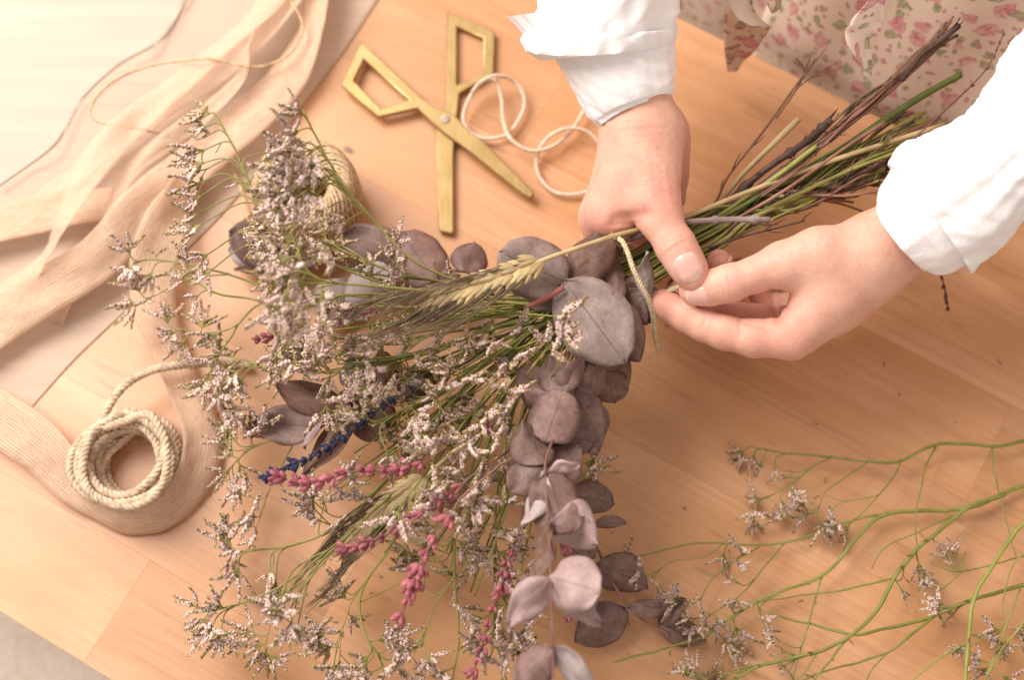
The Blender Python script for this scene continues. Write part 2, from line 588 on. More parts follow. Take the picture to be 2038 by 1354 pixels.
LEAF_UNDER = m_leaf('pale_leaf', (0.30, 0.235, 0.225), (0.40, 0.33, 0.315), (0.50, 0.42, 0.40), (0.22, 0.13, 0.11))
LEAF_GREY = m_leaf('grey_leaf', (0.165, 0.116, 0.100), (0.25, 0.186, 0.165), (0.33, 0.255, 0.228), (0.09, 0.06, 0.055))
LEAF_BROWN = m_leaf('brown_leaf', (0.115, 0.055, 0.035), (0.20, 0.105, 0.07), (0.29, 0.17, 0.125), (0.09, 0.04, 0.03))
LEAF_PINK = m_leaf('pink_leaf', (0.36, 0.235, 0.225), (0.50, 0.36, 0.345), (0.60, 0.46, 0.44), (0.30, 0.16, 0.15), 0.2)

# ------------------------------------------------------------------ floor, table
FLOOR_Z = -0.30
mb = MB()
mb.add([(-4, -4, FLOOR_Z), (4, -4, FLOOR_Z), (4, 4, FLOOR_Z), (-4, 4, FLOOR_Z)], [(0, 1, 2, 3)])
tag(mb.build('floor', CARPET), kind='structure')

E0 = P(1337, 36, 0)
E1 = P(1741, 222, 0)
F0, F1 = P(0, 1212, 0), P(213, 1354, 0)
UD = ((E1 - E0).normalized() + (F1 - F0).normalized()).normalized()     # along the grain
ND = Vector((UD.y, -UD.x, 0))                                            # across, away from the person
if ND.dot(F0 - E0) < 0: ND = -ND
EDGE = (E0 + E1) * 0.5
TW = ((F0 + F1) * 0.5 - EDGE).dot(ND)
ANG = math.atan2(UD.y, UD.x)
table = empty('wooden_table', (EDGE + ND * TW / 2).to_tuple()[:2] + (FLOOR_Z,))
tag(table, 'honey coloured wooden table of glued boards under the flowers', 'table')
NB = 8
BW = TW / NB
rt = random.Random(3)
cuts = {}
for i in range(NB):
    s = -0.53 + rt.uniform(-0.15, 0.1)
    xs = [-0.53]
    while s < 0.95:
        s += rt.uniform(0.26, 0.50)
        xs.append(min(s, 0.95))
    for a, b in zip(xs[:-1], xs[1:]):
        if b - a < 0.01: continue
        L, Wd, T_ = (b - a) - 0.00004, BW - 0.00004, 0.028
        bm = bmesh.new()
        bmesh.ops.create_cube(bm, size=1.0)
        dz = rt.uniform(-0.00003, 0.00003)
        for v in bm.verts:
            v.co = Vector((v.co.x * L, v.co.y * Wd, v.co.z * T_))
        bmesh.ops.bevel(bm, geom=[e for e in bm.edges], offset=0.00008, segments=1, affect='EDGES')
        me = bpy.data.meshes.new('board'); bm.to_mesh(me); bm.free()
        me.materials.append(WOOD)
        o = bpy.data.objects.new('board', me)
        COL.objects.link(o)
        c = EDGE + ND * (BW * (i + 0.5)) + UD * ((a + b) / 2)
        o.location = (c.x, c.y, -T_ / 2 + dz)
        o.rotation_euler = (0, 0, ANG)
        attach(o, table)
for sx in (-0.49, 0.85):
    for sy in (0.05, TW - 0.05):
        bm = bmesh.new(); bmesh.ops.create_cube(bm, size=1.0)
        for v in bm.verts: v.co = Vector((v.co.x * 0.05, v.co.y * 0.05, v.co.z * (-FLOOR_Z - 0.0285)))
        bmesh.ops.bevel(bm, geom=list(bm.edges), offset=0.002, segments=1, affect='EDGES')
        me = bpy.data.meshes.new('leg'); bm.to_mesh(me); bm.free(); me.materials.append(WOOD)
        o = bpy.data.objects.new('leg', me); COL.objects.link(o)
        c = EDGE + ND * sy + UD * sx
        o.location = (c.x, c.y, (FLOOR_Z - 0.0285) / 2); o.rotation_euler = (0, 0, ANG)
        attach(o, table)


# ------------------------------------------------------------------ sheets and ribbons
def sheet(name, left, right, nu, nv, zf, mats, th=0.0004):
    """cloth between two pixel border lines; zf(point) gives its height"""
    L = cat([(a, b) for a, b in left], 12); Rr = cat([(a, b) for a, b in right], 12)
    mb = MB(); vs = []; uvs = []
    for j in range(nv + 1):
        lp = L[min(len(L) - 1, round(j / nv * (len(L) - 1)))]
        rp = Rr[min(len(Rr) - 1, round(j / nv * (len(Rr) - 1)))]
        for i in range(nu + 1):
            q = lp + (rp - lp) * i / nu
            p = P(q[0], q[1], 0.0)
            vs.append((p.x, p.y, zf(p)))
            uvs.append((p.x, p.y))
    fs = [(j * (nu + 1) + i, j * (nu + 1) + i + 1, (j + 1) * (nu + 1) + i + 1, (j + 1) * (nu + 1) + i) for j in range(nv) for i in range(nu)]
    mb.add(vs, fs, 0, uvs)
    o = mb.build(name, mats)
    solidify(o, th)
    return o


gz = lambda p: 0.0007 + 0.0003 * (noise.noise(p * 14) + 0.6 * noise.noise(p * 40))
o = sheet('gauze_sheet', [(-130, 1000), (-140, 700), (-140, 300), (-120, -180)],
          [(60, 815), (150, 715), (260, 610), (350, 520), (440, 430), (520, 335), (600, 215), (680, 110), (760, -10), (840, -130)], 60, 90, gz, SHEER)
tag(o, 'large sheer peach gauze sheet spread flat under the ribbons', 'gauze')
pz = lambda p: 0.0014 + 0.0002 * (noise.noise(p * 9 + Vector((4, 0, 0))) + 0.4 * noise.noise(p * 30))
o = sheet('paper_sheet', [(-150, 470), (-145, 100), (-130, -170)],
          [(-110, 460), (0, 372), (110, 290), (165, 200), (240, 130), (330, 75), (380, -20), (430, -160)], 50, 70, pz, PAPER)
tag(o, 'cream white paper sheet filling the bright corner behind the ribbons', 'paper')


def ribbon(name, pts, mats, label, groupname='loose jute ribbons', n=14, parent=None, fray=0):
    """pts: (px, py, z, width in mm, tilt in degrees: 0 flat, 90 on edge)"""
    S = cat([tuple(P(a, b, c)) + (w / 1000, t) for a, b, c, w, t in pts], n)
    mb = MB(); vs, uvs, L = [], [], 0
    NW = 8
    edge = []
    for i, s in enumerate(S):
        p = Vector(s[:3])
        a = Vector(S[max(0, i - 1)][:3]); b = Vector(S[min(len(S) - 1, i + 1)][:3])
        if i: L += (p - Vector(S[i - 1][:3])).length
        t = (b - a).normalized()
        side = t.cross(Vector((0, 0, 1)))
        if side.length < 1e-3: side = Vector((1, 0, 0))
        side.normalize()
        up = side.cross(t).normalized()
        th = R(s[4])
        wv = side * math.cos(th) + up * math.sin(th)
        nv = t.cross(wv).normalized()
        for k in range(NW + 1):
            f = k / NW - 0.5
            q = p + wv * f * s[3] + nv * (0.0007 * math.sin(f * 6 + L * 45) + 0.0024 * noise.noise(Vector((L * 32, f * 2.2, len(pts)))) + 0.0008 * noise.noise(Vector((L * 110, f * 5, len(pts)))))
            q.z = max(q.z, 0.0012)
            vs.append(q); uvs.append((k / NW, L) if label else (f * s[3] + 0.7, L))
        edge += [vs[-1], vs[-NW - 1]]
    fs = [(i * (NW + 1) + k, i * (NW + 1) + k + 1, (i + 1) * (NW + 1) + k + 1, (i + 1) * (NW + 1) + k) for i in range(len(S) - 1) for k in range(NW)]
    mb.add(vs, fs, 0, uvs)
    o = mb.build(name, mats)
    solidify(o, 0.0004)
    if fray:
        hb = MB(); hairs(hb, edge, fray, 0.004, 0.00006, 0.0)
        fo = hb.build('frayed_fibres', TWINE); fo['kind'] = 'stuff'; attach(fo, o)
    if label: tag(o, label, 'ribbon', groupname)
    return o


ribbon('jute_ribbon', [(-120, 730, .010, 26, 8), (0, 640, .014, 26, -10), (90, 580, .018, 26, -16), (180, 525, .020, 25, -22), (235, 470, .022, 24, -25), (265, 425, .024, 22, -25),
                       (330, 370, .020, 24, -10), (420, 300, .014, 25, 0), (510, 220, .012, 25, 5), (575, 150, .012, 24, 10), (610, 80, .014, 22, 30), (625, 20, .016, 22, 40), (640, -80, .016, 22, 30)],
       JUTE, 'long jute ribbon running diagonally across the gauze to the top edge', fray=60)
ribbon('jute_ribbon', [(-100, 470, .012, 25, 0), (0, 445, .012, 24, 5), (80, 425, .012, 23, 0), (160, 412, .012, 22, 6), (250, 400, .011, 21, 10), (330, 380, .010, 18, 12), (400, 350, .008, 14, 10)],
       JUTE, 'short jute ribbon end entering from the edge, lowest of the crossing ribbons', fray=25)
ribbon('jute_ribbon', [(-40, 640, .004, 22, 0), (20, 590, .006, 22, 15), (65, 545, .012, 22, 40), (100, 490, .022, 24, 50), (135, 420, .030, 20, 35), (168, 350, .034, 20, 10), (235, 270, .032, 18, -15),
                       (310, 205, .026, 17, 0), (390, 140, .020, 17, 15), (450, 85, .018, 16, 25), (510, 30, .018, 16, 30), (560, -60, .018, 20, 20)],
       JUTE_PALE, 'pale ribbon twisting over itself in a raised wave', fray=30)
ribbon('jute_ribbon', [(60, 420, .006, 12, 0), (150, 350, .010, 13, 20), (250, 280, .012, 13, 35), (340, 205, .014, 14, 10), (430, 145, .016, 14, -15), (520, 70, .018, 14, 10), (580, 0, .018, 14, 20), (630, -80, .018, 14, 0)],
       JUTE_PALE, 'medium pale ribbon lying flat between the long jute ribbon and the raised one', fray=20)
ribbon('jute_ribbon', [(385, 345, .014, 12, 20), (355, 400, .022, 24, 55), (325, 460, .024, 26, 25), (305, 530, .016, 26, 6), (305, 600, .010, 24, 0), (325, 665, .010, 20, 10), (352, 730, .012, 19, 25),
                       (382, 800, .011, 20, 26), (400, 865, .011, 22, 36), (392, 935, .012, 23, 44), (356, 994, .0125, 23, 52), (305, 1030, .013, 23, 58), (240, 1034, .013, 23, 56),
                       (180, 996, .013, 24, 46), (130, 944, .012, 27, 28), (75, 885, .013, 28, 20), (0, 832, .010, 28, 5), (-110, 770, .006, 28, 0)],
       JUTE, 'jute ribbon standing on edge in a loop around the rope coil', fray=70)

ribbon('jute_ribbon', [(110, 640, .004, 9, 0), (150, 560, .010, 10, 30), (200, 480, .016, 11, 60), (215, 420, .022, 11, 40), (260, 340, .024, 11, 10), (345, 270, .020, 11, -20), (420, 215, .016, 11, 10), (480, 150, .018, 11, 40), (500, 80, .022, 11, 60), (545, 10, .022, 11, 30), (600, -70, .02, 11, 0)],
       JUTE_PALE, 'narrowest pale ribbon strip winding between the wider ribbons', fray=20)

# frayed selvedge threads pulled out of the gauze
for pts in ([(0, 374, .004), (60, 337, .004), (115, 300, .005), (140, 240, .006), (172, 192, .005), (240, 142, .004), (310, 95, .005), (335, 50, .004), (385, -20, .004)],
            [(300, 120, .005), (320, 70, .006), (350, 30, .006), (375, -10, .005)]):
    mb = MB(); path = ppath(pts, 10)
    path = [p + Vector((noise.noise(p * 60), noise.noise(p * 60 + Vector((9, 0, 0))), 0)) * 0.0012 for p in path]
    mb.tube(path, 0.00032, 5)
    o = mb.build('loose_thread', CORD)
    tag(o, 'long loose thread along the edge of the cream paper' if len(pts) > 5 else 'short loose thread end beside the cream paper, near the top edge', 'thread')


# ------------------------------------------------------------------ cords
def twisted(mb, path, rad, plies=3, pitch=0.006, n=6, mat=0, sub=0.0011, taper=False):
    """plied cord along a world path"""
    pts = [Vector(p) for p in path]
    L = [0.0]
    for a, b in zip(pts[:-1], pts[1:]): L.append(L[-1] + (b - a).length)
    N = max(6, int(L[-1] / sub))
    rs, k = [], 0
    for i in range(N + 1):
        s = L[-1] * i / N
        while k < len(L) - 2 and L[k + 1] < s: k += 1
        t = (s - L[k]) / max(1e-9, L[k + 1] - L[k])
        rs.append(pts[k].lerp(pts[k + 1], t))
    fr = []
    nrm = (rs[1] - rs[0]).orthogonal().normalized()
    for i in range(len(rs)):
        t = (rs[min(i + 1, N)] - rs[max(i - 1, 0)]).normalized()
        nrm = (nrm - t * nrm.dot(t)).normalized()
        fr.append((nrm.copy(), t.cross(nrm)))
    pr = rad * (0.56 if plies == 2 else 0.53)
    for j in range(plies):
        strand, rr = [], []
        for i, p in enumerate(rs):
            a = 2 * math.pi * (L[-1] * i / N / pitch + j / plies + 0.35 * noise.noise(Vector((L[-1] * i / N * 45, 3, 0))))
            off = rad - pr
            w = 1 + 0.10 * noise.noise(p * 300 + Vector((j * 5, 0, 0)))
            e = 1.0
            if taper: e = min(1.0, 0.35 + 8 * (1 - i / N))
            strand.append(p + (fr[i][0] * math.cos(a) + fr[i][1] * math.sin(a)) * off * e)
            rr.append(pr * w * e)
        mb.tube(strand, rr, n, mat)
    return rs


# rope coil: turns piled on each other, its end arching away under the ribbon
cc = P(268, 932, 0)
rr_ = random.Random(5)
turns = [(0.0150, .0032), (0.0195, .0030), (0.0240, .0034), (0.0255, .0085), (0.0205, .0088), (0.0165, .0086), (0.0190, .0140), (0.0240, .0138), (0.0250, .0190), (0.0205, .0192), (0.0225, .0240), (0.0240, .0250)]
path = []
for i, (ra, za) in enumerate(turns):
    rb, zb = turns[min(i + 1, len(turns) - 1)]
    ox, oy = rr_.uniform(-.0024, .0024), rr_.uniform(-.0024, .0024)
    for k in range(16):
        t = k / 16
        s = t * t * (3 - 2 * t)
        a = R(115) + 2 * math.pi * (k / 16)
        r_ = 0.99 * lerp(ra, rb, s) * (1 + 0.05 * math.sin(3 * a + i * 2.1) + 0.03 * math.sin(2 * a + i))
        path.append(Vector((cc.x + ox + r_ * math.cos(a), cc.y + oy + r_ * math.sin(a), lerp(za, zb, s) + 0.0022 * (1 - math.cos(a + i * 1.9)) * (0.5 if za > .006 else 0))))
path = path[:-1] + [P(205, 850, .026), P(222, 800, .026), P(255, 762, .025), P(300, 738, .024), P(350, 728, .022), P(400, 724, .015), P(450, 722, .008), P(500, 730, .004)]
path = [Vector(q) for q in cat([tuple(p) for p in path], 5)]
mb = MB()
rs = twisted(mb, path, 0.0025, 3, 0.0085, 7, sub=0.0012)
coil = mb.build('rope_coil', ROPE, loc=(cc.x, cc.y, 0))
tag(coil, 'coil of thick natural twisted rope standing inside the ribbon loop', 'rope')
mb = MB(); hairs(mb, rs, 420, 0.006, 0.00006, 0.0022)
fo = mb.build('loose_fibres', ROPE); fo['kind'] = 'stuff'; attach(fo, coil)

# ball of twine with an open core
bc = P(622, 420, 0)
HB = 0.0195
mb = MB()


def torus(th, ph, k=1.0):
    cp = math.cos(ph)
    r0 = 0.0198 + 0.0080 * k * math.copysign(abs(cp) ** 0.8, cp) * (1.0 if cp > 0 else 0.80)
    return Vector((bc.x + r0 * math.cos(th), bc.y + r0 * math.sin(th), HB + 0.0005 + HB * k * math.copysign(abs(math.sin(ph)) ** 0.85, math.sin(ph))))


vs = []
NT1, NT2 = 48, 20
for i in range(NT1):
    for j in range(NT2):
        vs.append(torus(2 * math.pi * i / NT1, 2 * math.pi * j / NT2, 0.90))
mb.add(vs, [(i * NT2 + j, ((i + 1) % NT1) * NT2 + j, ((i + 1) % NT1) * NT2 + (j + 1) % NT2, i * NT2 + (j + 1) % NT2) for i in range(NT1) for j in range(NT2)])
ball = mb.build('twine_ball', TWINE, loc=(bc.x, bc.y, 0))
tag(ball, 'ball of jute twine with an open core behind the flowers', 'twine ball')
mb = MB()
path = []
for lay, (wraps, adv, tw, k0) in enumerate(((96, 1.0, 0.75, 0.985), (60, 1.0, -0.55, 1.075), (46, 1.0, 0.95, 1.15))):
    for s in range(wraps * 26):
        ph = 2 * math.pi * s / 26
        th = lay * 0.7 + 2 * math.pi * (s / 26) / wraps * adv
        jit = noise.noise(Vector((s * 0.018, lay * 9, 0)))
        path.append(torus(th + 0.05 * jit + tw * math.sin(ph / 2) ** 2, ph, k0 + 0.05 * noise.noise(Vector((s * 0.05, 7, lay)))))
mb.tube(path, [0.00098 + 0.00012 * noise.noise(p * 500) for p in path], 6)
attach(mb.build('winding', TWINE), ball)
mb = MB(); hairs(mb, path, 160, 0.004, 0.00006, 0.0008)
fo = mb.build('loose_fibres', TWINE); fo['kind'] = 'stuff'; attach(fo, ball)
mb = MB()
tp = ppath([(560, 470, .006), (500, 430, .004), (478, 370, .005), (455, 325, .006), (425, 297, .009), (385, 280, .014), (320, 265, .018), (250, 252, .022), (200, 243, .022), (180, 228, .022), (190, 195, .021),
            (230, 158, .020), (290, 133, .019), (350, 122, .021), (420, 117, .024), (470, 128, .022), (520, 132, .019), (565, 115, .019), (593, 85, .020), (602, 50, .021), (588, 15, .021), (550, -30, .02)], 10)
twisted(mb, tp, 0.0010, 2, 0.004, 5, sub=0.0010)
attach(mb.build('loose_end', TWINE), ball)

# cream cord curling beside the scissors
CORD_B = [(1215, 130, .012), (1185, 175, .010), (1165, 215, .008), (1140, 256, .007), (1102, 290, .008), (1058, 300, .010), (1018, 278, .011), (1002, 240, .009), (998, 195, .010), (985, 158, .013), (958, 164, .012), (934, 196, .010),
          (922, 234, .008), (934, 262, .006), (968, 276, .005), (1010, 266, .005), (1036, 232, .005), (1044, 196, .006), (1024, 162, .009), (988, 150, .017), (958, 162, .017), (940, 182, .012)]
CORD_A = [(1230, 370, .010), (1195, 372, .006), (1150, 386, .004), (1105, 383, .004), (1074, 352, .004), (1068, 315, .005), (1086, 278, .008), (1125, 256, .012), (1168, 262, .009), (1200, 292, .006), (1230, 340, .004)]
mb = MB()
pa = ppath(list(reversed(CORD_B)) + [(1255, 190, .004), (1262, 290, .003), (1245, 335, .003)] + list(reversed(CORD_A))[1:], 10)
twisted(mb, pa, 0.0013, 3, 0.0045, 6, sub=0.0009)
o = mb.build('curled_cord', CORD)
tag(o, 'thin cream cord curling in loops beside the brass scissors', 'cord')

# ------------------------------------------------------------------ scissors
sc_root = empty('scissors', P(886, 237, 0))
tag(sc_root, 'open brass scissors with angular open handles lying on the table', 'scissors')


def zz(x, y): return (650 + x * 0.3544, y * 0.3545)


def flat_part(name, outer, holes, z, th, mat, parent, bev=0.0004):
    cu = bpy.data.curves.new(name, 'CURVE')
    cu.dimensions = '2D'; cu.fill_mode = 'BOTH'
    cu.extrude = th / 2; cu.bevel_depth = bev; cu.bevel_resolution = 1
    c0 = P(*outer[0], z)
    for loop in [outer] + holes:
        sp = cu.splines.new('POLY'); sp.points.add(len(loop) - 1); sp.use_cyclic_u = True
        for pt, q in zip(sp.points, loop):
            w = P(q[0], q[1], z) - c0
            pt.co = (w.x, w.y, 0, 1)
    tmp = bpy.data.objects.new('tmp', cu); COL.objects.link(tmp)
    bpy.context.view_layer.update()
    me = bpy.data.meshes.new_from_object(tmp.evaluated_get(bpy.context.evaluated_depsgraph_get()))
    bpy.data.objects.remove(tmp)
    me.name = name
    me.materials.clear(); me.materials.append(mat)
    o = bpy.data.objects.new(name, me); COL.objects.link(o)
    o.location = c0
    attach(o, parent)
    return o


blade1 = [zz(*q) for q in [(683, 74), (938, 188), (932, 412), (740, 528), (732, 600), (722, 680), (712, 780), (706, 900), (708, 1300), (700, 1312), (640, 1296), (628, 1100), (618, 850), (622, 720), (672, 610), (676, 500)]]
hole1 = [zz(*q) for q in [(724, 146), (724, 492), (885, 424), (888, 214)]]
blade2 = [zz(*q) for q in [(196, 248), (545, 572), (605, 612), (712, 652), (790, 742), (860, 788), (1148, 1078), (1156, 1098), (1140, 1112), (1090, 1080), (820, 862), (660, 742), (600, 690), (512, 606), (292, 656), (94, 482)]]
hole2 = [zz(*q) for q in [(206, 326), (146, 462), (308, 624), (482, 572)]]
flat_part('blade', blade1, [hole1], .0030, .0022, BRASS, sc_root, .0007)
flat_part('blade', blade2, [hole2], .0066, .0022, BRASS, sc_root, .0007)
mb = MB()
rp = P(886, 237, .0082)
vs = []
for j, (r, z) in enumerate([(.0028, 0), (.0028, .0006), (.0022, .0011), (.0012, .0013)]):
    for k in range(20): vs.append(rp + Vector((r * math.cos(k * math.pi / 10), r * math.sin(k * math.pi / 10), z)))
mb.add(vs, [(j * 20 + k, j * 20 + (k + 1) % 20, (j + 1) * 20 + (k + 1) % 20, (j + 1) * 20 + k) for j in range(3) for k in range(20)] + [tuple(range(60, 80))])
rv = mb.build('rivet', STEEL); attach(rv, sc_root)
mb = MB(); mb.tube([rp + Vector((-.0018, -.001, .00125)), rp + Vector((.0018, .001, .00125))], .00028, 4)
attach(mb.build('slot', DARKBARK), rv)


# ------------------------------------------------------------------ hands: implicit surface + surface nets
def seg_d(p, a, b, ra, rb):
    ab = b - a
    L2 = float(ab @ ab) + 1e-12
    t = np.clip(((p - a) @ ab) / L2, 0, 1)
    d = np.linalg.norm(p - a - t[:, None] * ab, axis=1)
    return d - (ra + (rb - ra) * t)


def smin(a, b, k):
    h = np.maximum(k - np.abs(a - b), 0) / k
    return np.minimum(a, b) - h * h * k * 0.25


class Hand:
    def __init__(self, base, fingers, creases, kb=0.012):
        cv = lambda q: (np.array(P(q[0], q[1], q[2]), dtype=np.float64), q[3])
        self.base = [[cv(q) for q in ch] for ch in base]
        self.fingers = [([cv(q) for q in ch], k) for ch, k in fingers]
        self.creases = [(np.array(P(*a)), np.array(P(*b)), w, dep) for a, b, w, dep in creases]
        self.kb = kb

    def chain(self, p, ch, k):
        d = None
        for (a, ra), (b, rb) in zip(ch[:-1], ch[1:]):
            e = seg_d(p, a, b, ra, rb)
            d = e if d is None else smin(d, e, k)
        return d

    def sdf(self, p):
        base = None
        for ch in self.base:
            e = self.chain(p, ch, 0.006)
            base = e if base is None else smin(base, e, self.kb)
        out = base
        for ch, k in self.fingers:
            f = self.chain(p, ch, 0.0035)
            out = smin(out, smin(base, f, k), 0.0012)
        for a, b, w, dep in self.creases:
            vd = a - np.array(CAM_O); vd /= np.linalg.norm(vd)
            pr = lambda w_: w_ - np.outer(w_ @ vd, vd) if w_.ndim == 2 else w_ - (w_ @ vd) * vd
            ab = pr(b - a); pa_ = pr(p - a)
            t = np.clip((pa_ @ ab) / float(ab @ ab), 0, 1)
            q = np.linalg.norm(pa_ - t[:, None] * ab, axis=1)
            out = out + dep * np.exp(-(q / w) ** 2)
        return out

    def mesh(self, h=0.0010):
        allp = np.array([q[0] for ch in self.base for q in ch] + [q[0] for ch, k in self.fingers for q in ch])
        lo, hi = allp.min(0) - 0.03, allp.max(0) + 0.03
        n = np.ceil((hi - lo) / h).astype(int) + 1
        n = ((n + 3) // 4) * 4
        cn = n // 4
        ax = [lo[i] + (np.arange(cn[i]) + 0.5) * 4 * h - 0.5 * h for i in range(3)]
        G = np.stack(np.meshgrid(*ax, indexing='ij'), -1).reshape(-1, 3)
        dc = self.sdf(G).reshape(cn)
        D = np.repeat(np.repeat(np.repeat(dc, 4, 0), 4, 1), 4, 2).astype(np.float64)
        msk = np.abs(D) < 0.0075
        idx = np.argwhere(msk)
        D[msk] = self.sdf(lo + idx * h)
        S = D < 0
        c = [S[i:n[0] - 1 + i, j:n[1] - 1 + j, k:n[2] - 1 + k] for i in (0, 1) for j in (0, 1) for k in (0, 1)]
        s = sum(x.astype(np.int8) for x in c)
        act = (s > 0) & (s < 8)
        cells = np.argwhere(act)
        vid = -np.ones(act.shape, dtype=np.int64)
        vid[act] = np.arange(len(cells))
        pos = np.zeros((len(cells), 3)); cnt = np.zeros(len(cells))
        corners = [(i, j, k) for i in (0, 1) for j in (0, 1) for k in (0, 1)]
        dv = {q: D[cells[:, 0] + q[0], cells[:, 1] + q[1], cells[:, 2] + q[2]] for q in corners}
        for a in corners:
            for axn in range(3):
                if a[axn] == 0:
                    b = list(a); b[axn] = 1; b = tuple(b)
                    da, db = dv[a], dv[b]
                    m = (da < 0) != (db < 0)
                    t = np.where(m, da / np.where(m, da - db, 1), 0)
                    q = np.array(a)[None, :] + t[:, None] * (np.array(b) - np.array(a))[None, :]
                    pos += q * m[:, None]; cnt += m
        v = lo + (cells + pos / cnt[:, None]) * h
        # project on to the exact surface
        for _ in range(2):
            e = 0.0004
            d0 = self.sdf(v)
            g = np.stack([(self.sdf(v + np.eye(3)[i] * e) - self.sdf(v - np.eye(3)[i] * e)) / (2 * e) for i in range(3)], 1)
            g /= np.maximum((g * g).sum(1, keepdims=True), 0.05)
            v = v - np.clip(d0, -h, h)[:, None] * g * 0.9
        faces = []
        for axn in range(3):
            o1, o2 = [(1, 2), (2, 0), (0, 1)][axn]
            sl0 = [slice(None)] * 3; sl1 = [slice(None)] * 3
            sl0[axn] = slice(0, n[axn] - 1); sl1[axn] = slice(1, n[axn])
            A, B = S[tuple(sl0)], S[tuple(sl1)]
            for flip in (False, True):
                e = np.argwhere((A & ~B) if not flip else (~A & B))
                if len(e) == 0: continue
                ok = (e[:, o1] > 0) & (e[:, o2] > 0) & (e[:, o1] < n[o1] - 1) & (e[:, o2] < n[o2] - 1)
                e = e[ok]
                def cid(d1, d2):
                    q = e.copy(); q[:, o1] -= d1; q[:, o2] -= d2
                    return vid[q[:, 0], q[:, 1], q[:, 2]]
                quad = np.stack([cid(1, 1), cid(0, 1), cid(0, 0), cid(1, 0)], 1)
                if flip: quad = quad[:, ::-1]
                faces.append(quad)
        return v, np.concatenate(faces)

    def build(self, name, mat, parent, reds):
        v, f = self.mesh()
        me = bpy.data.meshes.new(name)
        me.from_pydata(v.tolist(), [], f.tolist())
        me.polygons.foreach_set('use_smooth', [True] * len(f))
        red = np.zeros(len(v))
        for px, py, z, r, w in reds:
            c = np.array(P(px, py, z))
            red = np.maximum(red, w * np.exp(-(np.linalg.norm(v - c, axis=1) / r) ** 2))
        at = me.attributes.new('red', 'FLOAT', 'POINT')
        at.data.foreach_set('value', red.astype(np.float32))
        me.materials.append(mat)
        me.update()
        o = bpy.data.objects.new(name, me)
        COL.objects.link(o)
        attach(o, parent)
        return o


person = empty('person', tuple(EDGE - ND * 0.12 + UD * 0.12)[:2] + (FLOOR_Z,))
tag(person, 'person in white blouse and floral apron tying the bouquet with both hands', 'person')

handA = Hand(
    base=[[(1215, -40, .130, .0200), (1245, 130, .112, .0180), (1276, 245, .101, .0166)],
          [(1225, -40, .106, .0190), (1252, 130, .092, .0172), (1282, 250, .080, .0162)],
          [(1266, 275, .099, .0155), (1216, 425, .083, .0114)],
          [(1275, 275, .088, .016), (1203, 430, .066, .0120)],
          [(1285, 280, .075, .0155), (1209, 420, .050, .0112)],
          [(1297, 285, .065, .015), (1224, 400, .038, .0102)],
          [(1292, 270, .100, .0138), (1297, 340, .099, .0125), (1303, 405, .097, .0108)],
          [(1318, 270, .075, .0098), (1330, 350, .060, .0085), (1333, 395, .055, .0075)]],
    fingers=[([(1216, 425, .083, .0112), (1203, 472, .056, .0098), (1255, 520, .034, .0085), (1315, 512, .033, .0072)], .008),
             ([(1203, 430, .066, .0110), (1196, 470, .038, .0096), (1250, 500, .022, .0082), (1315, 490, .026, .0070)], .008),
             ([(1209, 420, .050, .0104), (1210, 455, .026, .0092), (1265, 475, .018, .0080), (1325, 460, .027, .0068)], .008),
             ([(1224, 400, .038, .0092), (1240, 430, .020, .0080), (1285, 440, .016, .0070), (1330, 425, .026, .0060)], .008),
             ([(1303, 405, .097, .0108), (1320, 448, .0975, .0092), (1345, 490, .0972, .0096), (1363, 521, .0962, .0089), (1376, 543, .0945, .0079), (1384, 556, .0936, .0062)], .010)],
    creases=[((1322, 480, .1), (1348, 464, .1), .0011, .00045), ((1322, 490, .1), (1356, 470, .1), .0010, .00055), ((1330, 500, .1), (1362, 480, .1), .0010, .0004), ((1326, 470, .1), (1340, 461, .1), .0010, .0003),
             ((1225, 436, .094), (1285, 426, .105), .0030, .0014), ((1215, 448, .09), (1270, 444, .1), .0014, .0005)]
    + [((1292 + 2.5 * i, 300 + 15 * i, .11), (1316 + 2 * i, 330 + 13 * i, .11), .0011, .00040) for i in range(7)]
    + [((1312 + 1.5 * i, 296 + 17 * i, .11), (1336 + i, 330 + 12 * i, .11), .0010, .00034) for i in range(6)]
    + [((1235, 262, .12), (1330, 254, .12), .0012, .00022), ((1240, 272, .12), (1335, 268, .12), .0011, .00016)])
armA = handA.build('arm', SKIN, person, [(1306, 405, .105, .014, .9), (1345, 488, .105, .010, .7), (1380, 548, .098, .012, .6), (1205, 440, .085, .018, .7), (1240, 440, .09, .012, .5), (1335, 360, .06, .03, .6)])
armA['label'] = 'right forearm and hand with its thumb on top of the stems'

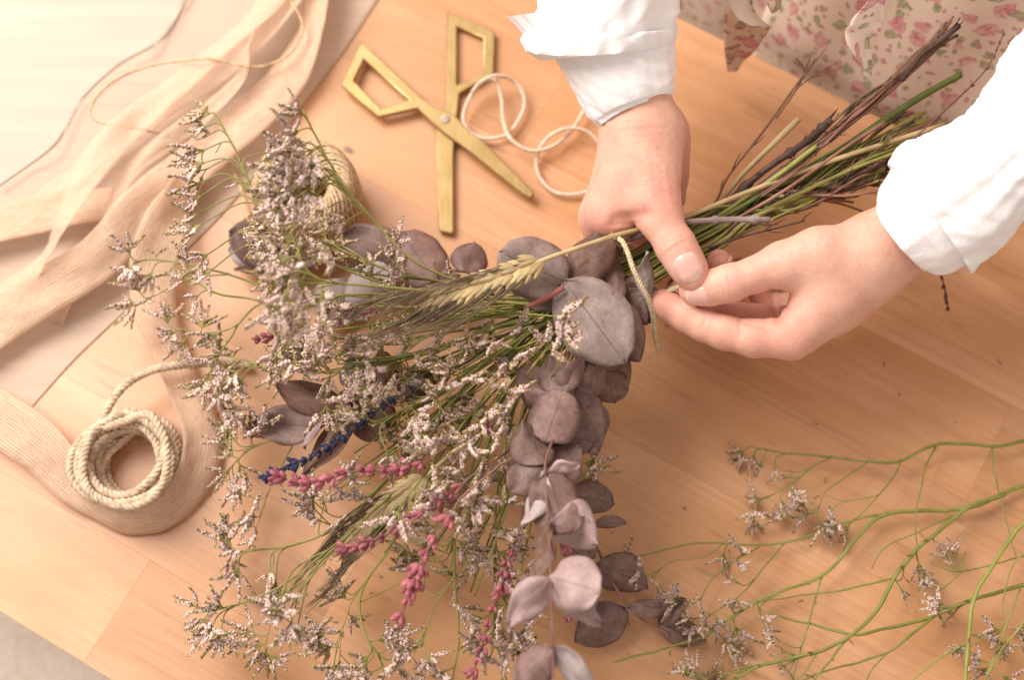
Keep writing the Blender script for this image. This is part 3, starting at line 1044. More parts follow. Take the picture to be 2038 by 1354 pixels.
handB = Hand(
    base=[[(1990, 350, .118, .022), (1800, 468, .100, .0166), (1765, 488, .098, .0160)],
          [(1995, 365, .090, .021), (1800, 468, .080, .0162), (1770, 490, .078, .0158)],
          [(1715, 500, .099, .0140), (1630, 510, .100, .0125), (1560, 527, .098, .0100)],
          [(1740, 510, .094, .0150), (1662, 582, .090, .0140), (1576, 668, .083, .0105)],
          [(1745, 515, .080, .0155), (1660, 592, .078, .0148), (1588, 662, .066, .0115)],
          [(1745, 520, .066, .0150), (1665, 592, .060, .0140), (1600, 652, .048, .0112)],
          [(1750, 520, .058, .0135), (1672, 586, .046, .0120), (1618, 635, .034, .0100)],
          [(1710, 540, .088, .015), (1650, 575, .078, .012)]],
    fingers=[([(1572, 672, .083, .0104), (1500, 674, .081, .0090), (1440, 662, .079, .0081), (1400, 648, .077, .0076), (1365, 630, .0755, .0075), (1332, 610, .0735, .0071), (1317, 601, .0730, .0062)], .006),
             ([(1580, 648, .066, .0100), (1460, 634, .064, .0080), (1390, 598, .061, .0074), (1350, 576, .059, .0064)], .005),
             ([(1590, 645, .049, .0102), (1480, 640, .044, .0088), (1444, 580, .060, .0078), (1431, 522, .070, .0066)], .005),
             ([(1610, 622, .036, .0100), (1520, 610, .034, .0082), (1488, 560, .044, .0074), (1475, 535, .050, .0062)], .006),
             ([(1560, 527, .098, .0100), (1505, 546, .0965, .0084), (1452, 564, .0940, .0089), (1412, 573, .0900, .0083), (1386, 577, .0872, .0070), (1376, 578, .0865, .0058)], .008)],
    creases=[((1436, 545, .1), (1444, 592, .1), .0010, .0004), ((1447, 540, .1), (1457, 595, .1), .0010, .0005), ((1456, 545, .1), (1466, 590, .1), .0009, .0003), ((1428, 552, .1), (1432, 586, .1), .0009, .0003),
             ((1472, 640, .09), (1476, 668, .09), .0011, .0007), ((1406, 632, .09), (1398, 652, .09), .0010, .0004), ((1545, 660, .09), (1478, 642, .09), .0011, .0006),
             ((1536, 582, .098), (1550, 640, .096), .0020, .0015), ((1552, 580, .098), (1566, 615, .096), .0013, .0006), ((1640, 470, .115), (1632, 484, .110), .0012, .0003), ((1612, 474, .115), (1606, 486, .110), .0012, .0003)])
armB = handB.build('arm', SKIN, person, [(1448, 568, .105, .010, .7), (1385, 575, .095, .010, .8), (1325, 602, .075, .012, .8), (1560, 670, .09, .020, .6), (1480, 640, .06, .03, .8), (1430, 520, .07, .012, .7), (1440, 655, .085, .012, .4), (1350, 575, .06, .015, .8)])
armB['label'] = 'left forearm and hand pinching the tying cord'


NAILTIP = m_simple('nail_edge', (0.80, 0.56, 0.46), 0.35, 0.05, 200, spec=0.5)


def nail(hand, parent, c, tip, wid, length, up):
    """curved fingernail plate hugging the back of a finger end"""
    c, tip = P(*c), P(*tip)
    a = (tip - c).normalized()
    upv = Vector(up)
    nz = (upv - a * upv.dot(a)).normalized()
    sx = a.cross(nz)
    N = 18
    org, dirs, lift = [], [], []
    for j in range(N + 1):
        v = j / N * 2 - 1
        for i in range(N + 1):
            u = i / N * 2 - 1
            # square grid -> rounded plate
            uu = u * math.sqrt(max(0, 1 - 0.42 * v * v)); vv = v * math.sqrt(max(0, 1 - 0.42 * u * u))
            ang = uu * 0.66
            d = (nz * math.cos(ang) + sx * math.sin(ang))
            org.append(c + a * vv * length * 0.62 + sx * uu * wid * 0.16)
            dirs.append(d)
            e = max(abs(u), abs(v))
            lift.append(0.00055 * (1 - e ** 5) - 0.0003 * e ** 5 + (0.0006 * max(0, v - 0.3)))
    p = np.array([tuple(q) for q in org]); dd = np.array([tuple(q) for q in dirs]); lf = np.array(lift)
    t = np.full(len(p), 0.0055)
    for _ in range(30):
        t = t - hand.sdf(p + dd * t[:, None]) * 0.6
    vs = p + dd * (t + lf)[:, None]
    mb = MB()
    mb.add([Vector(q) for q in vs], [(j * (N + 1) + i, j * (N + 1) + i + 1, (j + 1) * (N + 1) + i + 1, (j + 1) * (N + 1) + i) for j in range(N - 2) for i in range(N)], 0)
    mb.add([Vector(q) for q in vs], [(j * (N + 1) + i, j * (N + 1) + i + 1, (j + 1) * (N + 1) + i + 1, (j + 1) * (N + 1) + i) for j in range(N - 2, N) for i in range(N)], 1)
    o = mb.build('fingernail', [NAIL, NAILTIP])
    attach(o, parent)
    return o


CAMUP = (CAM_O - P(1370, 540, .1)).normalized()
nail(handA, armA, (1368, 530, .0952), (1386, 560, .0925), .0100, .0120, CAMUP + Vector((0.05, -0.1, 0)))
nail(handB, armB, (1394, 577, .0880), (1370, 580, .0855), .0100, .0100, CAMUP + Vector((-.3, -.85, 0)))
nail(handB, armB, (1433, 530, .0690), (1428, 506, .0730), .0080, .0078, Vector((0.9, 0.25, 0.45)))


# ------------------------------------------------------------------ sleeves
def sleeve(name, rings, parent, zf=0.85, fold=0.0022, seed=0, nr=10, na=140, hem=True, foldfreq=5.0):
    """rings: (left px, left py, right px, right py, z)"""
    S = cat(rings, nr)
    mb = MB(); vs = []
    cens = [((P(s[0], s[1], s[4]) + P(s[2], s[3], s[4])) * 0.5) for s in S]
    L = 0
    rows = []
    for i, s in enumerate(S):
        a, b = P(s[0], s[1], s[4]), P(s[2], s[3], s[4])
        c = cens[i]
        lat = (b - a) * 0.5
        ax = (cens[min(i + 1, len(S) - 1)] - cens[max(i - 1, 0)]).normalized()
        ver = lat.normalized().cross(ax)
        if ver.z < 0: ver = -ver
        ver = (ver.normalized()) * lat.length * zf
        if i: L += (c - cens[i - 1]).length
        row = []
        for k in range(na):
            t = 2 * math.pi * k / na
            d = lat * math.cos(t) + ver * math.sin(t)
            q = Vector((math.cos(t) * 1.3, math.sin(t) * 1.3, L * 30 + seed))
            f = noise.noise(q * 1.1) * 1.5 + 0.9 * noise.noise(Vector((math.cos(t) * foldfreq, math.sin(t) * foldfreq, L * 16 + seed * 3)))
            # sharp-ish folds running round the arm
            g = noise.noise(Vector((L * 90 + 2.0 * math.sin(t + seed), t * 0.8, seed)))
            f += 0.8 * (1 - abs(g) * 2.2)
            row.append(c + d + d.normalized() * f * fold)
        rows.append(row)
    if hem:
        last = rows[-1]; cl = cens[-1]
        axd = (cens[-1] - cens[-4]).normalized()
        for sc_, back in ((0.985, .0008), (0.95, .0002), (0.90, -.002), (0.86, -.012), (0.80, -.03)):
            rows.append([cl + (p - cl) * sc_ + axd * back for p in last])
    for r_ in rows: vs += r_
    n = len(rows)
    mb.add(vs, [(j * na + k, j * na + (k + 1) % na, (j + 1) * na + (k + 1) % na, (j + 1) * na + k) for j in range(n - 1) for k in range(na)])
    o = mb.build(name, CLOTH)
    attach(o, parent)
    return o


slA = sleeve('sleeve', [(1120, -420, 1400, -380, .20), (1095, -250, 1370, -250, .165), (1075, -90, 1345, -95, .142), (1070, -20, 1338, -15, .134), (1062, 25, 1338, 22, .128), (1044, 55, 1338, 44, .123), (1035, 80, 1338, 62, .120), (1044, 102, 1338, 78, .117), (1075, 118, 1336, 92, .115)],
             person, seed=1, zf=0.85, fold=0.0023)
slA['label'] = 'white blouse sleeve of the right arm'
cuA = sleeve('cuff', [(1090, 40, 1334, 30, .121), (1092, 80, 1336, 75, .117), (1112, 125, 1340, 112, .113), (1140, 170, 1342, 145, .110), (1163, 212, 1342, 170, .107), (1182, 240, 1336, 193, .105), (1196, 251, 1326, 205, .1045)], slA, seed=4, zf=0.95, fold=0.0013)
slB = sleeve('sleeve', [(2280, -160, 2480, 200, .21), (2150, -50, 2330, 230, .175), (2040, 70, 2200, 270, .15), (1960, 180, 2130, 330, .138), (1890, 250, 2065, 400, .128), (1830, 282, 2010, 470, .121), (1788, 305, 1965, 510, .116), (1772, 328, 1930, 535, .113)],
             person, seed=9, zf=0.85, fold=0.0019)
slB['label'] = 'white blouse sleeve of the left arm'
cuB = sleeve('cuff', [(1830, 280, 1990, 480, .117), (1795, 315, 1945, 510, .1135), (1772, 345, 1910, 528, .1115), (1752, 375, 1882, 540, .109), (1745, 400, 1856, 541, .1075), (1750, 418, 1838, 534, .1065)], slB, seed=13, zf=0.95, fold=0.0009)

# ------------------------------------------------------------------ apron and skirt
OUT = -ND


def curtain(name, u0, u1, z0, z1, off, amp, seed, nu=90, nz=60, lean=0.0, parent=person, uvo=0.0):
    mb = MB(); vs, uvs = [], []
    for j in range(nz + 1):
        z = lerp(z0, z1, j / nz)
        for i in range(nu + 1):
            u = lerp(u0, u1, i / nu)
            f = amp * (math.sin(u * 46 + seed + z * 3) + 0.6 * math.sin(u * 95 + seed * 2 - z * 7) + 0.5 * noise.noise(Vector((u * 22, z * 12, seed))))
            p = EDGE + UD * u + OUT * (off + f + lean * max(z, 0)) + Vector((0, 0, z))
            vs.append(p); uvs.append((u + uvo, z))
    mb.add(vs, [(j * (nu + 1) + i, j * (nu + 1) + i + 1, (j + 1) * (nu + 1) + i + 1, (j + 1) * (nu + 1) + i) for j in range(nz) for i in range(nu)], 0, uvs)
    o = mb.build(name, FLORAL)
    solidify(o, 0.0006)
    attach(o, parent)
    return o


uof = lambda px, py, z: (P(px, py, z) - EDGE).dot(UD)
apron = curtain('apron', uof(1470, 110, .01), uof(1470, 110, .01) + 0.55, -0.34, 0.26, 0.016, 0.0035, 2.0, lean=0.25)
apron['label'] = 'cream apron printed with small pink roses'
skirt = curtain('skirt', uof(1470, 110, .0) - 0.35, uof(1470, 110, .0) + 0.06, -0.40, 0.30, 0.050, 0.006, 5.0, lean=0.2, uvo=0.37)


def strip(name, pts, parent):
    o = ribbon(name, pts, FLORAL, None, parent=parent)
    attach(o, parent)
    return o


strip('apron_tie', [(1765, -70, .17, 10, 30), (1742, 0, .15, 11, 40), (1722, 45, .135, 17, 30), (1710, 82, .122, 15, 10), (1722, 120, .112, 8, 0), (1730, 152, .105, 2.5, 0)], apron)
strip('apron_fold', [(1530, -90, .14, 34, -10), (1505, -20, .11, 30, -5), (1488, 40, .08, 25, 0), (1472, 95, .045, 17, 5), (1457, 142, .016, 5, 10)], apron)

# ------------------------------------------------------------------ bouquet
bq = empty('bouquet', P(1150, 620, 0))
tag(bq, 'dried flower bouquet of statice, eucalyptus, lavender and wheat held over the table', 'bouquet')
rb = random.Random(11)


def in_bouquet(px, py, z): return P(px, py, z)


def tie_pts(dx=None, dz=None):
    """the crowded neck of the bouquet, from the tail side to the head side"""
    dx = rb.uniform(-1, 1) if dx is None else dx
    dz = rb.uniform(-1, 1) if dz is None else dz
    q = lambda x, y, z, s: (x - dx * 26 * s * 0.47, y - dx * 30 * s, z + dz * 0.009 * s)
    return [q(1430, 450, .062, 1.25), q(1335, 500, .062, 1.15), q(1260, 545, .061, 1.2), q(1180, 590, .060, 1.5)]


# ---- statice flower clusters (shared meshes)
def floret(mb, p, d, s, rng, bud):
    d = d.normalized()
    x = d.orthogonal().normalized(); y = d.cross(x)
    a0 = rng.uniform(0, 6.28)
    vs = []
    fl = 0.30 if bud else rng.uniform(0.36, 0.48)
    for r, h in ((0.13, 0.0), (0.25, 0.42), (fl, 0.80)):
        for k in range(5):
            a = a0 + k * 2 * math.pi / 5
            j = rng.uniform(0.7, 1.3)
            vs.append(p + (x * math.cos(a) + y * math.sin(a)) * r * s * j + d * h * s * rng.uniform(0.85, 1.15))
    vs.append(p + d * s * (1.05 if bud else 0.86))
    f1 = [(k, (k + 1) % 5, 5 + (k + 1) % 5, 5 + k) for k in range(5)]
    f2 = [(5 + k, 5 + (k + 1) % 5, 10 + (k + 1) % 5, 10 + k) for k in range(5)]
    f3 = [(10 + k, 10 + (k + 1) % 5, 15) for k in range(5)]
    b = len(mb.v)
    mb.v.extend([tuple(q) for q in vs]); mb.uv.extend([(0, 0)] * 16)
    for f in f1: mb.f.append(tuple(i + b for i in f)); mb.m.append(1)
    top = 1 if bud else (2 if rng.random() < 0.7 else 3)
    for f in f2: mb.f.append(tuple(i + b for i in f)); mb.m.append(top if rng.random() < 0.45 else 1)
    for f in f3: mb.f.append(tuple(i + b for i in f)); mb.m.append(top)


def spike(mb, p, d, side, L, rng, curl, fs):
    """one-sided curved spikelet axis crowded with florets, buds towards its tip"""
    n = 7
    pts = [Vector(p)]
    dd = Vector(d).normalized()
    ax = dd.cross(side).normalized()
    for i in range(n):
        dd = Matrix.Rotation(curl / n, 3, ax) @ dd
        pts.append(pts[-1] + dd * L / n)
    mb.tube(pts, [0.00034 - 0.00003 * i for i in range(n + 1)], 4, 0, False)
    m = max(6, int(L / 0.00050))
    for i in range(m):
        t = (i + 0.6) / m * n
        k = min(n - 1, int(t))
        q = pts[k].lerp(pts[k + 1], t - k)
        tg = (pts[k + 1] - pts[k]).normalized()
        up = (side - tg * side.dot(tg)).normalized()
        lat = tg.cross(up)
        s = 1 if i % 2 else -1
        f = i / m
        fd = tg * 0.95 + up * rng.uniform(0.15, 0.85) + lat * s * rng.uniform(0.25, 0.75)
        size = fs * (1.0 - 0.45 * f) * rng.uniform(0.85, 1.15)
        floret(mb, q, fd, size, rng, f > rng.uniform(0.62, 0.95) or rng.random() < 0.12)


def cluster_mesh(seed, big):
    rng = random.Random(seed)
    mb = MB()
    n = rng.randint(4, 6) if big else 2
    # short fork of twigs, spikelets folding to one side
    side = Vector((0, 0.1, 1)).normalized()
    for i in range(n):
        a = R(lerp(-75, 75, (i + 0.5) / n) + rng.uniform(-14, 14))
        d = Vector((math.sin(a), math.cos(a), rng.uniform(-0.25, 0.55))).normalized()
        st = Vector((math.sin(a) * 0.0012, math.cos(a) * 0.0015, 0)) * rng.uniform(0.5, 2.6)
        mb.tube([Vector((0, -0.0012, 0)), st * 0.6, st], [0.0004, 0.0004, 0.00035], 4, 0, False)
        L = rng.uniform(0.0070, 0.0135)
        sd = (side + Vector((math.sin(a) * -0.4, 0.6, 0)) + Vector((rng.uniform(-.4, .4), rng.uniform(-.4, .4), 0))).normalized()
        spike(mb, st, d, sd, L, rng, rng.uniform(-0.3, 1.0), 0.00245)
    return mb.mesh('flower_cluster', [OLIVE, CALYX, PETAL, PETAL2])


CL_BIG = [cluster_mesh(100 + i, True) for i in range(26)]
CL_SMALL = [cluster_mesh(300 + i, False) for i in range(8)]


def put_cluster(parent, p, d, scale, big, rng):
    me = rng.choice(CL_BIG if big else CL_SMALL)
    o = bpy.data.objects.new('flower_cluster', me)
    COL.objects.link(o)
    d = d.normalized()
    up = Vector((rng.uniform(-.7, .7), rng.uniform(-.7, .7), 1.0))
    z = (up - d * up.dot(d))
    if z.length < 1e-3: z = d.orthogonal()
    z.normalize()
    x = d.cross(z)
    M = Matrix((x, d, z)).transposed()
    o.rotation_euler = M.to_euler()
    o.scale = (scale,) * 3
    o.location = p
    attach(o, parent)
    return o


def sprig(name, path, clusters, parent, r0=0.0011, r1=0.0005, mat=None, rng=rb, extra=(), zlow=None, loc=None, root_stem=False, n=7, start=0.0):
    """path: pixel main stem; clusters: (px,py,z[,scale[,size]]) joined to it by arching twigs;
    extra: further pixel branches"""
    mat = mat or GREEN
    mb = MB()
    def uneven(ln):
        return [ln[0]] + [p + Vector((noise.noise(p * 90), noise.noise(p * 90 + Vector((5, 0, 0))), 0.4 * noise.noise(p * 90 + Vector((0, 5, 0))))) * 0.0006 for p in ln[1:-1]] + [ln[-1]]

    def node(p, d, r):
        mb.tube([p - d * r * 1.3, p, p + d * r * 1.3], [r * 0.95, r * 1.28, r * 0.95], 7, 0, False)
        e = (d + Vector((rng.uniform(-1, 1), rng.uniform(-1, 1), rng.uniform(0, 1))) * 0.7).normalized()
        q = p + Vector((0, 0, r * 0.9))
        mb.tube([q, q + e * r * 1.6, q + e * r * 2.8], [r * 0.5, r * 0.42, r * 0.08], 4, 1, False)
    main = uneven(ppath(path, n))
    m = len(main)
    rad = [lerp(r0, r1, (i / (m - 1)) ** 1.3) * (1 + 0.08 * noise.noise(main[i] * 120)) for i in range(m)]
    mb.tube(main, rad, 7, 0)
    lines = [(main, rad)]
    for e in extra:
        rr0 = e[-1] if isinstance(e[-1], float) else r1 * 1.15
        pts = e[:-1] if isinstance(e[-1], float) else e
        rr0 *= 0.62
        ln = uneven(ppath(pts, n))
        rd = [lerp(rr0, rr0 * 0.55, i / (len(ln) - 1)) for i in range(len(ln))]
        node(ln[0], (ln[1] - ln[0]).normalized(), rr0 * 1.15)
        mb.tube(ln, rd, 6, 0)
        lines.append((ln, rd))
    # little nodes where branches leave
    ends = []
    for c in clusters:
        p = P(c[0], c[1], c[2])
        best, bs = None, 1e9
        for ln, rd in lines:
            k0 = int(len(ln) * start) if ln is main else 0
            for i in range(max(1, k0), len(ln)):
                v = p - ln[i]
                dist = v.length
                if dist < 1e-4: dist = 1e-4
                tg = (ln[i] - ln[i - 1]).normalized()
                cosv = v.dot(tg) / dist
                sc = dist * (1.6 - 0.9 * cosv) + 0.010 * abs(cosv - 0.72) + (0.02 if dist > 0.07 else 0)
                if dist < 0.006: sc += 0.01
                if sc < bs: bs, best = sc, (ln, rd, i)
        ln, rd, i = best
        a = ln[i]
        tg = (ln[i] - ln[i - 1]).normalized()
        dist = (p - a).length
        mid = a + tg * dist * 0.42 + (p - a) * 0.18 + Vector((rng.uniform(-1, 1), rng.uniform(-1, 1), rng.uniform(-.3, 1))) * dist * 0.08
        tw = [Vector(q) for q in cat([tuple(a), tuple(mid), tuple(p)], 6)]
        r_ = min(0.00055, rd[i] * 0.75)
        mb.tube(tw, [lerp(r_, 0.00036, k / (len(tw) - 1)) for k in range(len(tw))], 5, 0)
        d = (tw[-1] - tw[-3])
        ends.append((p, d, c))
        if rng.random() < 0.6: node(a, tg, rd[i])
        # spare bare side twigs
        if rng.random() < 0.35 and dist > 0.012:
            k = rng.randint(3, len(tw) - 3)
            q = tw[k]
            dd = ((tw[k + 1] - tw[k]).normalized() + Vector((rng.uniform(-1, 1), rng.uniform(-1, 1), rng.uniform(-.2, .6))) * 0.8).normalized()
            mb.tube([q, q + dd * 0.004, q + dd * 0.007 + Vector((0, 0, 0.0006))], [0.00034, 0.0003, 0.00022], 4, 0)
    loc = Vector(loc) if loc is not None else (main[0] if parent is None else P(1150, 620, 0))
    if root_stem:
        root = empty(name, loc)
        st = mb.build('stem', [mat, BROWN], None, loc); attach(st, root)
    else:
        root = mb.build(name, [mat, BROWN], parent, loc)
    for p, d, c in ends:
        s = (c[3] if len(c) > 3 else 1.0) * rng.uniform(0.85, 1.22)
        big = (c[4] if len(c) > 4 else True)
        put_cluster(root, p, d, s, big, rng)
    return root


def tail(ex=None):
    """cut stem end beyond the hands"""
    if ex: return ex
    ex_ = rb.choice([(1700, 290), (1780, 290), (1785, 340), (1775, 365), (1640, 320), (1800, 310), (1850, 235), (1760, 250), (1690, 385), (1830, 285)])
    return [(ex_[0] + rb.uniform(-25, 25), ex_[1] + rb.uniform(-22, 22), rb.uniform(.050, .082)), (1540 + rb.uniform(-20, 20), 390 + rb.uniform(-28, 28), .064 + rb.uniform(-.008, .008))]


def Z(lst, z, jit=0.008):
    return [(c[0], c[1], (c[2] if len(c) > 2 else z) + rb.uniform(-jit, jit)) + tuple(c[3:]) for c in lst]


SP = []
# tall near spray, out of focus in front of the twine ball
SP.append(([(1060, 585, .078), (960, 568, .088), (870, 545, .100), (800, 500, .112), (745, 440, .122), (700, 390, .132), (662, 335, .140), (632, 280, .148), (604, 218, .156)],
           Z([(600, 226, .158, 1.0), (590, 262, .155, 1.0), (578, 300, .153), (600, 318, .150), (575, 345, .150), (590, 378, .147), (568, 400, .145), (618, 300, .150), (640, 420, .128), (690, 440, .12, .8), (560, 385, .146), (552, 345, .15), (612, 352, .146), (628, 385, .142), (602, 428, .142), (645, 352, .14), (556, 420, .144), (625, 330, .146)], .15, .002), .35))
# spray reaching to the upper left
SP.append(([(1060, 600, .062), (930, 592, .064), (780, 568, .066), (660, 525, .070), (600, 490, .072), (563, 458, .073), (505, 380, .075), (468, 298, .077), (444, 253, .078), (424, 222, .079)],
           Z([(414, 226), (408, 252), (420, 266, .078, .7, False), (402, 300), (398, 326), (408, 338, .076, .9, False), (392, 366), (396, 392), (388, 428), (394, 450), (410, 508), (416, 540), (477, 365, .074, .5, False), (545, 300), (528, 318), (540, 402), (562, 428), (524, 448), (532, 476), (548, 440)], .076, .004), .35))
# left-reaching spray
SP.append(([(1060, 610, .056), (900, 600, .056), (740, 590, .055), (620, 585, .053), (530, 572, .050), (455, 546, .046), (364, 524, .042), (298, 516, .040), (266, 524, .038)],
           Z([(256, 500), (262, 532), (300, 546), (312, 508, .04, .8, False), (276, 578), (272, 606), (290, 600, .04, .7, False), (338, 540, .04, .8, False)], .040, .004), .45,
           [[(455, 546, .046), (400, 552, .043), (350, 568, .040), (310, 588, .038), (285, 602, .038), .0007]]))
SP.append(([(1060, 620, .060), (900, 615, .062), (740, 612, .062), (600, 606, .060), (525, 598, .058), (438, 585, .056), (397, 564, .055), (376, 536, .055)],
           Z([(374, 524), (376, 556), (392, 590, .055, .8, False), (540, 560, .075), (552, 585, .078), (533, 520, .08), (548, 500, .085), (560, 610, .08)], .056, .004), .45))
SP.append(([(1060, 598, .078), (930, 588, .096), (800, 574, .116), (700, 566, .130), (640, 556, .138), (606, 530, .144), (590, 490, .148)],
           Z([(585, 450), (575, 482), (598, 500), (566, 515), (590, 530), (575, 552), (548, 560), (600, 560), (570, 590), (552, 612), (590, 610), (570, 640), (600, 640), (640, 590), (660, 530)], .146, .006), .45))
SP.append(([(1060, 630, .048), (900, 628, .048), (740, 622, .048), (600, 606, .050), (525, 602, .050), (478, 640, .046), (462, 668, .043), (440, 700, .040)],
           Z([(333, 640), (346, 662), (366, 682), (402, 650), (428, 668), (440, 690), (428, 720), (446, 730), (420, 752), (404, 768), (436, 760)], .040, .004), .45,
           [[(470, 648, .046), (440, 660, .043), (393, 661, .040), (350, 654, .038), .0007]]))
SP.append(([(1060, 640, .050), (900, 660, .052), (740, 690, .054), (620, 722, .050), (530, 732, .046), (480, 716, .043), (450, 745, .040)],
           Z([(452, 785), (446, 812), (462, 825), (470, 745), (462, 710), (480, 760), (434, 790), (560, 705, .065), (582, 715, .066), (606, 700, .068), (632, 728, .066), (600, 735, .06), (560, 740)], .043, .004), .45))
SP.append(([(1060, 650, .045), (930, 690, .046), (790, 760, .046), (680, 830, .044), (590, 870, .040), (530, 880, .036), (490, 900, .033)],
           Z([(452, 880), (462, 908), (454, 940), (468, 965), (490, 985), (458, 860), (505, 1030), (508, 1066), (478, 930), (530, 850, .045), (500, 870)], .030, .004), .5,
           [[(590, 870, .04), (560, 930, .034), (530, 990, .03), (515, 1040, .026), .0006]]))
SP.append(([(1060, 660, .048), (960, 730, .052), (870, 840, .056), (800, 920, .054), (740, 990, .048), (690, 1040, .042), (630, 1070, .034), (560, 1090, .028), (480, 1098, .024)],
           Z([(442, 1064, .022), (456, 1080, .022), (460, 1112, .022), (474, 1134, .022), (468, 1100), (538, 1138), (548, 1165), (606, 983, .05), (622, 1010, .05), (632, 1036, .048), (680, 1040, .05), (700, 958, .075), (712, 985, .07), (690, 985, .07), (645, 1000)], .026, .003), .45))
SP.append(([(1060, 665, .050), (970, 740, .056), (880, 860, .062), (800, 960, .064), (720, 1040, .060), (640, 1110, .050), (570, 1160, .042), (500, 1195, .034), (430, 1215, .030)],
           Z([(394, 1210), (410, 1232), (420, 1256), (440, 1260), (438, 1208), (530, 1196, .075), (550, 1212, .075), (572, 1222, .075), (560, 1190, .07), (590, 1256, .07), (578, 1245, .072), (505, 1264), (530, 1300), (518, 1285), (545, 1310, .03, .8), (622, 1255)], .032, .003), .5,
           [[(570, 1160, .042), (545, 1220, .038), (530, 1280, .034), .0006]]))
SP.append(([(1060, 670, .050), (990, 750, .055), (920, 860, .060), (850, 960, .062), (800, 1040, .058), (770, 1100, .050), (735, 1150, .042), (715, 1200, .036), (725, 1260, .032), (755, 1310, .028)],
           Z([(678, 1168), (684, 1190), (700, 1228), (656, 1290), (676, 1322), (640, 1285, .03, .9), (730, 1310), (740, 1340), (757, 1274), (764, 1340), (790, 1274), (800, 1300, .03, .8), (640, 1262), (665, 1330), (785, 1330), (720, 1330)], .030, .003), .5,
           [[(735, 1150, .042), (700, 1200, .036), (680, 1260, .032), .0006], [(715, 1200, .036), (760, 1180, .034), (820, 1150, .034), (850, 1140, .034), .0006]]))
SP.append(([(1070, 675, .052), (1010, 760, .060), (960, 870, .064), (925, 980, .064), (905, 1070, .058), (905, 1150, .050), (912, 1220, .042), (912, 1290, .036), (900, 1354, .030), (895, 1400, .026)],
           Z([(810, 1100), (828, 1112), (838, 1130), (816, 1130), (898, 1148), (910, 1172), (914, 1212), (866, 1066, .06), (836, 1056, .06), (918, 1082, .06), (940, 1108, .058), (860, 1090), (814, 1306), (836, 1330), (850, 1310), (880, 1340), (800, 1290)], .040, .004), .45,
           [[(905, 1150, .05), (870, 1200, .044), (845, 1260, .036), (825, 1300, .032), .0007]]))
SP.append(([(1075, 680, .054), (1040, 760, .062), (1010, 870, .066), (990, 980, .066), (985, 1080, .060), (985, 1180, .052), (990, 1280, .044), (1010, 1360, .036)],
           Z([(970, 1112), (992, 1148), (1002, 1102), (1014, 1076), (984, 1130), (960, 1100), (948, 1238), (970, 1272), (1022, 1272), (1002, 1300), (958, 1290), (990, 1250), (1010, 1240), (1030, 1300), (975, 1310), (1040, 1260), (1000, 1190), (1020, 1170), (1045, 1140), (950, 1265), (1055, 1310), (1030, 1215)], .055, .008), .45))
# the crowded middle
rb2 = random.Random(21)
MID = [(520, 466), (532, 508), (556, 494), (650, 462), (680, 486), (694, 506), (644, 492), (740, 558), (789, 495), (797, 577), (808, 556), (655, 597), (677, 610), (730, 610), (738, 668), (764, 695), (709, 680), (792, 676), (632, 682), (606, 688), (588, 715), (633, 728), (738, 738), (826, 673), (936, 665), (949, 688), (870, 688), (908, 732), (820, 738), (848, 738), (905, 566), (781, 525), (735, 525), (564, 640), (594, 634), (570, 660), (545, 650), (620, 650), (650, 640), (580, 690),
       (814, 848), (836, 868), (846, 900), (825, 822), (866, 785), (919, 754), (892, 733), (970, 806), (960, 838), (1018, 848), (940, 676), (1012, 728), (918, 940), (897, 930), (949, 972), (949, 1004), (1001, 1009), (856, 962), (845, 985), (720, 776), (710, 790), (742, 730), (762, 698), (658, 748), (554, 702), (880, 880), (905, 850), (935, 890), (960, 930), (990, 960), (870, 840), (840, 790), (900, 800), (940, 790), (780, 760), (800, 720), (860, 720), (760, 820), (990, 880), (1000, 780), (1030, 740), (980, 690), (880, 1010), (915, 1040), (960, 1050), (1000, 1050), (820, 1000), (790, 1020), (850, 1040), (1020, 950), (930, 1010), (975, 1010), (1040, 890), (1110, 632), (1136, 678), (1090, 690), (1118, 655), (985, 640), (1040, 650), (880, 640), (1168, 922), (1165, 938), (1010, 820), (930, 830), (765, 785), (790, 850), (720, 830)]
for _ in range(16):
    a_ = rb2.uniform(0, 1)
    MID.append((lerp(640, 1010, a_) + rb2.uniform(-60, 30), rb2.uniform(lerp(600, 700, a_), lerp(800, 1030, a_))))
stems_mid = [[(1080, 590), (980, 575), (880, 560), (780, 540), (680, 500), (560, 470)], [(1080, 605), (960, 600), (840, 590), (720, 585), (600, 600)], [(1080, 620), (960, 630), (840, 640), (720, 650), (580, 670)],
             [(1080, 635), (970, 660), (860, 700), (750, 720), (620, 745)], [(1080, 650), (990, 700), (900, 760), (810, 810), (740, 850)], [(1085, 660), (1010, 730), (940, 820), (880, 900), (810, 990)],
             [(1090, 665), (1040, 740), (990, 840), (950, 940), (900, 1040)], [(1095, 670), (1060, 750), (1030, 850), (1010, 950), (990, 1060)], [(1090, 640), (1010, 690), (940, 740), (880, 800)], [(1090, 600), (1000, 610), (900, 640), (820, 690)]]
assign = [[] for _ in stems_mid]
for c in MID:
    bs, bi = 1e9, 0
    for i, s in enumerate(stems_mid):
        for k in range(1, len(s)):
            d = math.hypot(s[k][0] - c[0], s[k][1] - c[1]) + rb2.uniform(0, 25)
            if d < bs: bs, bi = d, i
    assign[bi].append(c)
for s, cs in zip(stems_mid, assign):
    z0 = rb2.uniform(.055, .075)
    SP.append(([(a, b, z0 + 0.004 * k) for k, (a, b) in enumerate(s)], [(c[0] + rb2.uniform(-6, 6), c[1] + rb2.uniform(-6, 6), (.038 if c[0] > 1150 else .112 if c[0] > 1085 and c[1] < 700 else rb2.uniform(.060, .100))) for c in cs], .25))

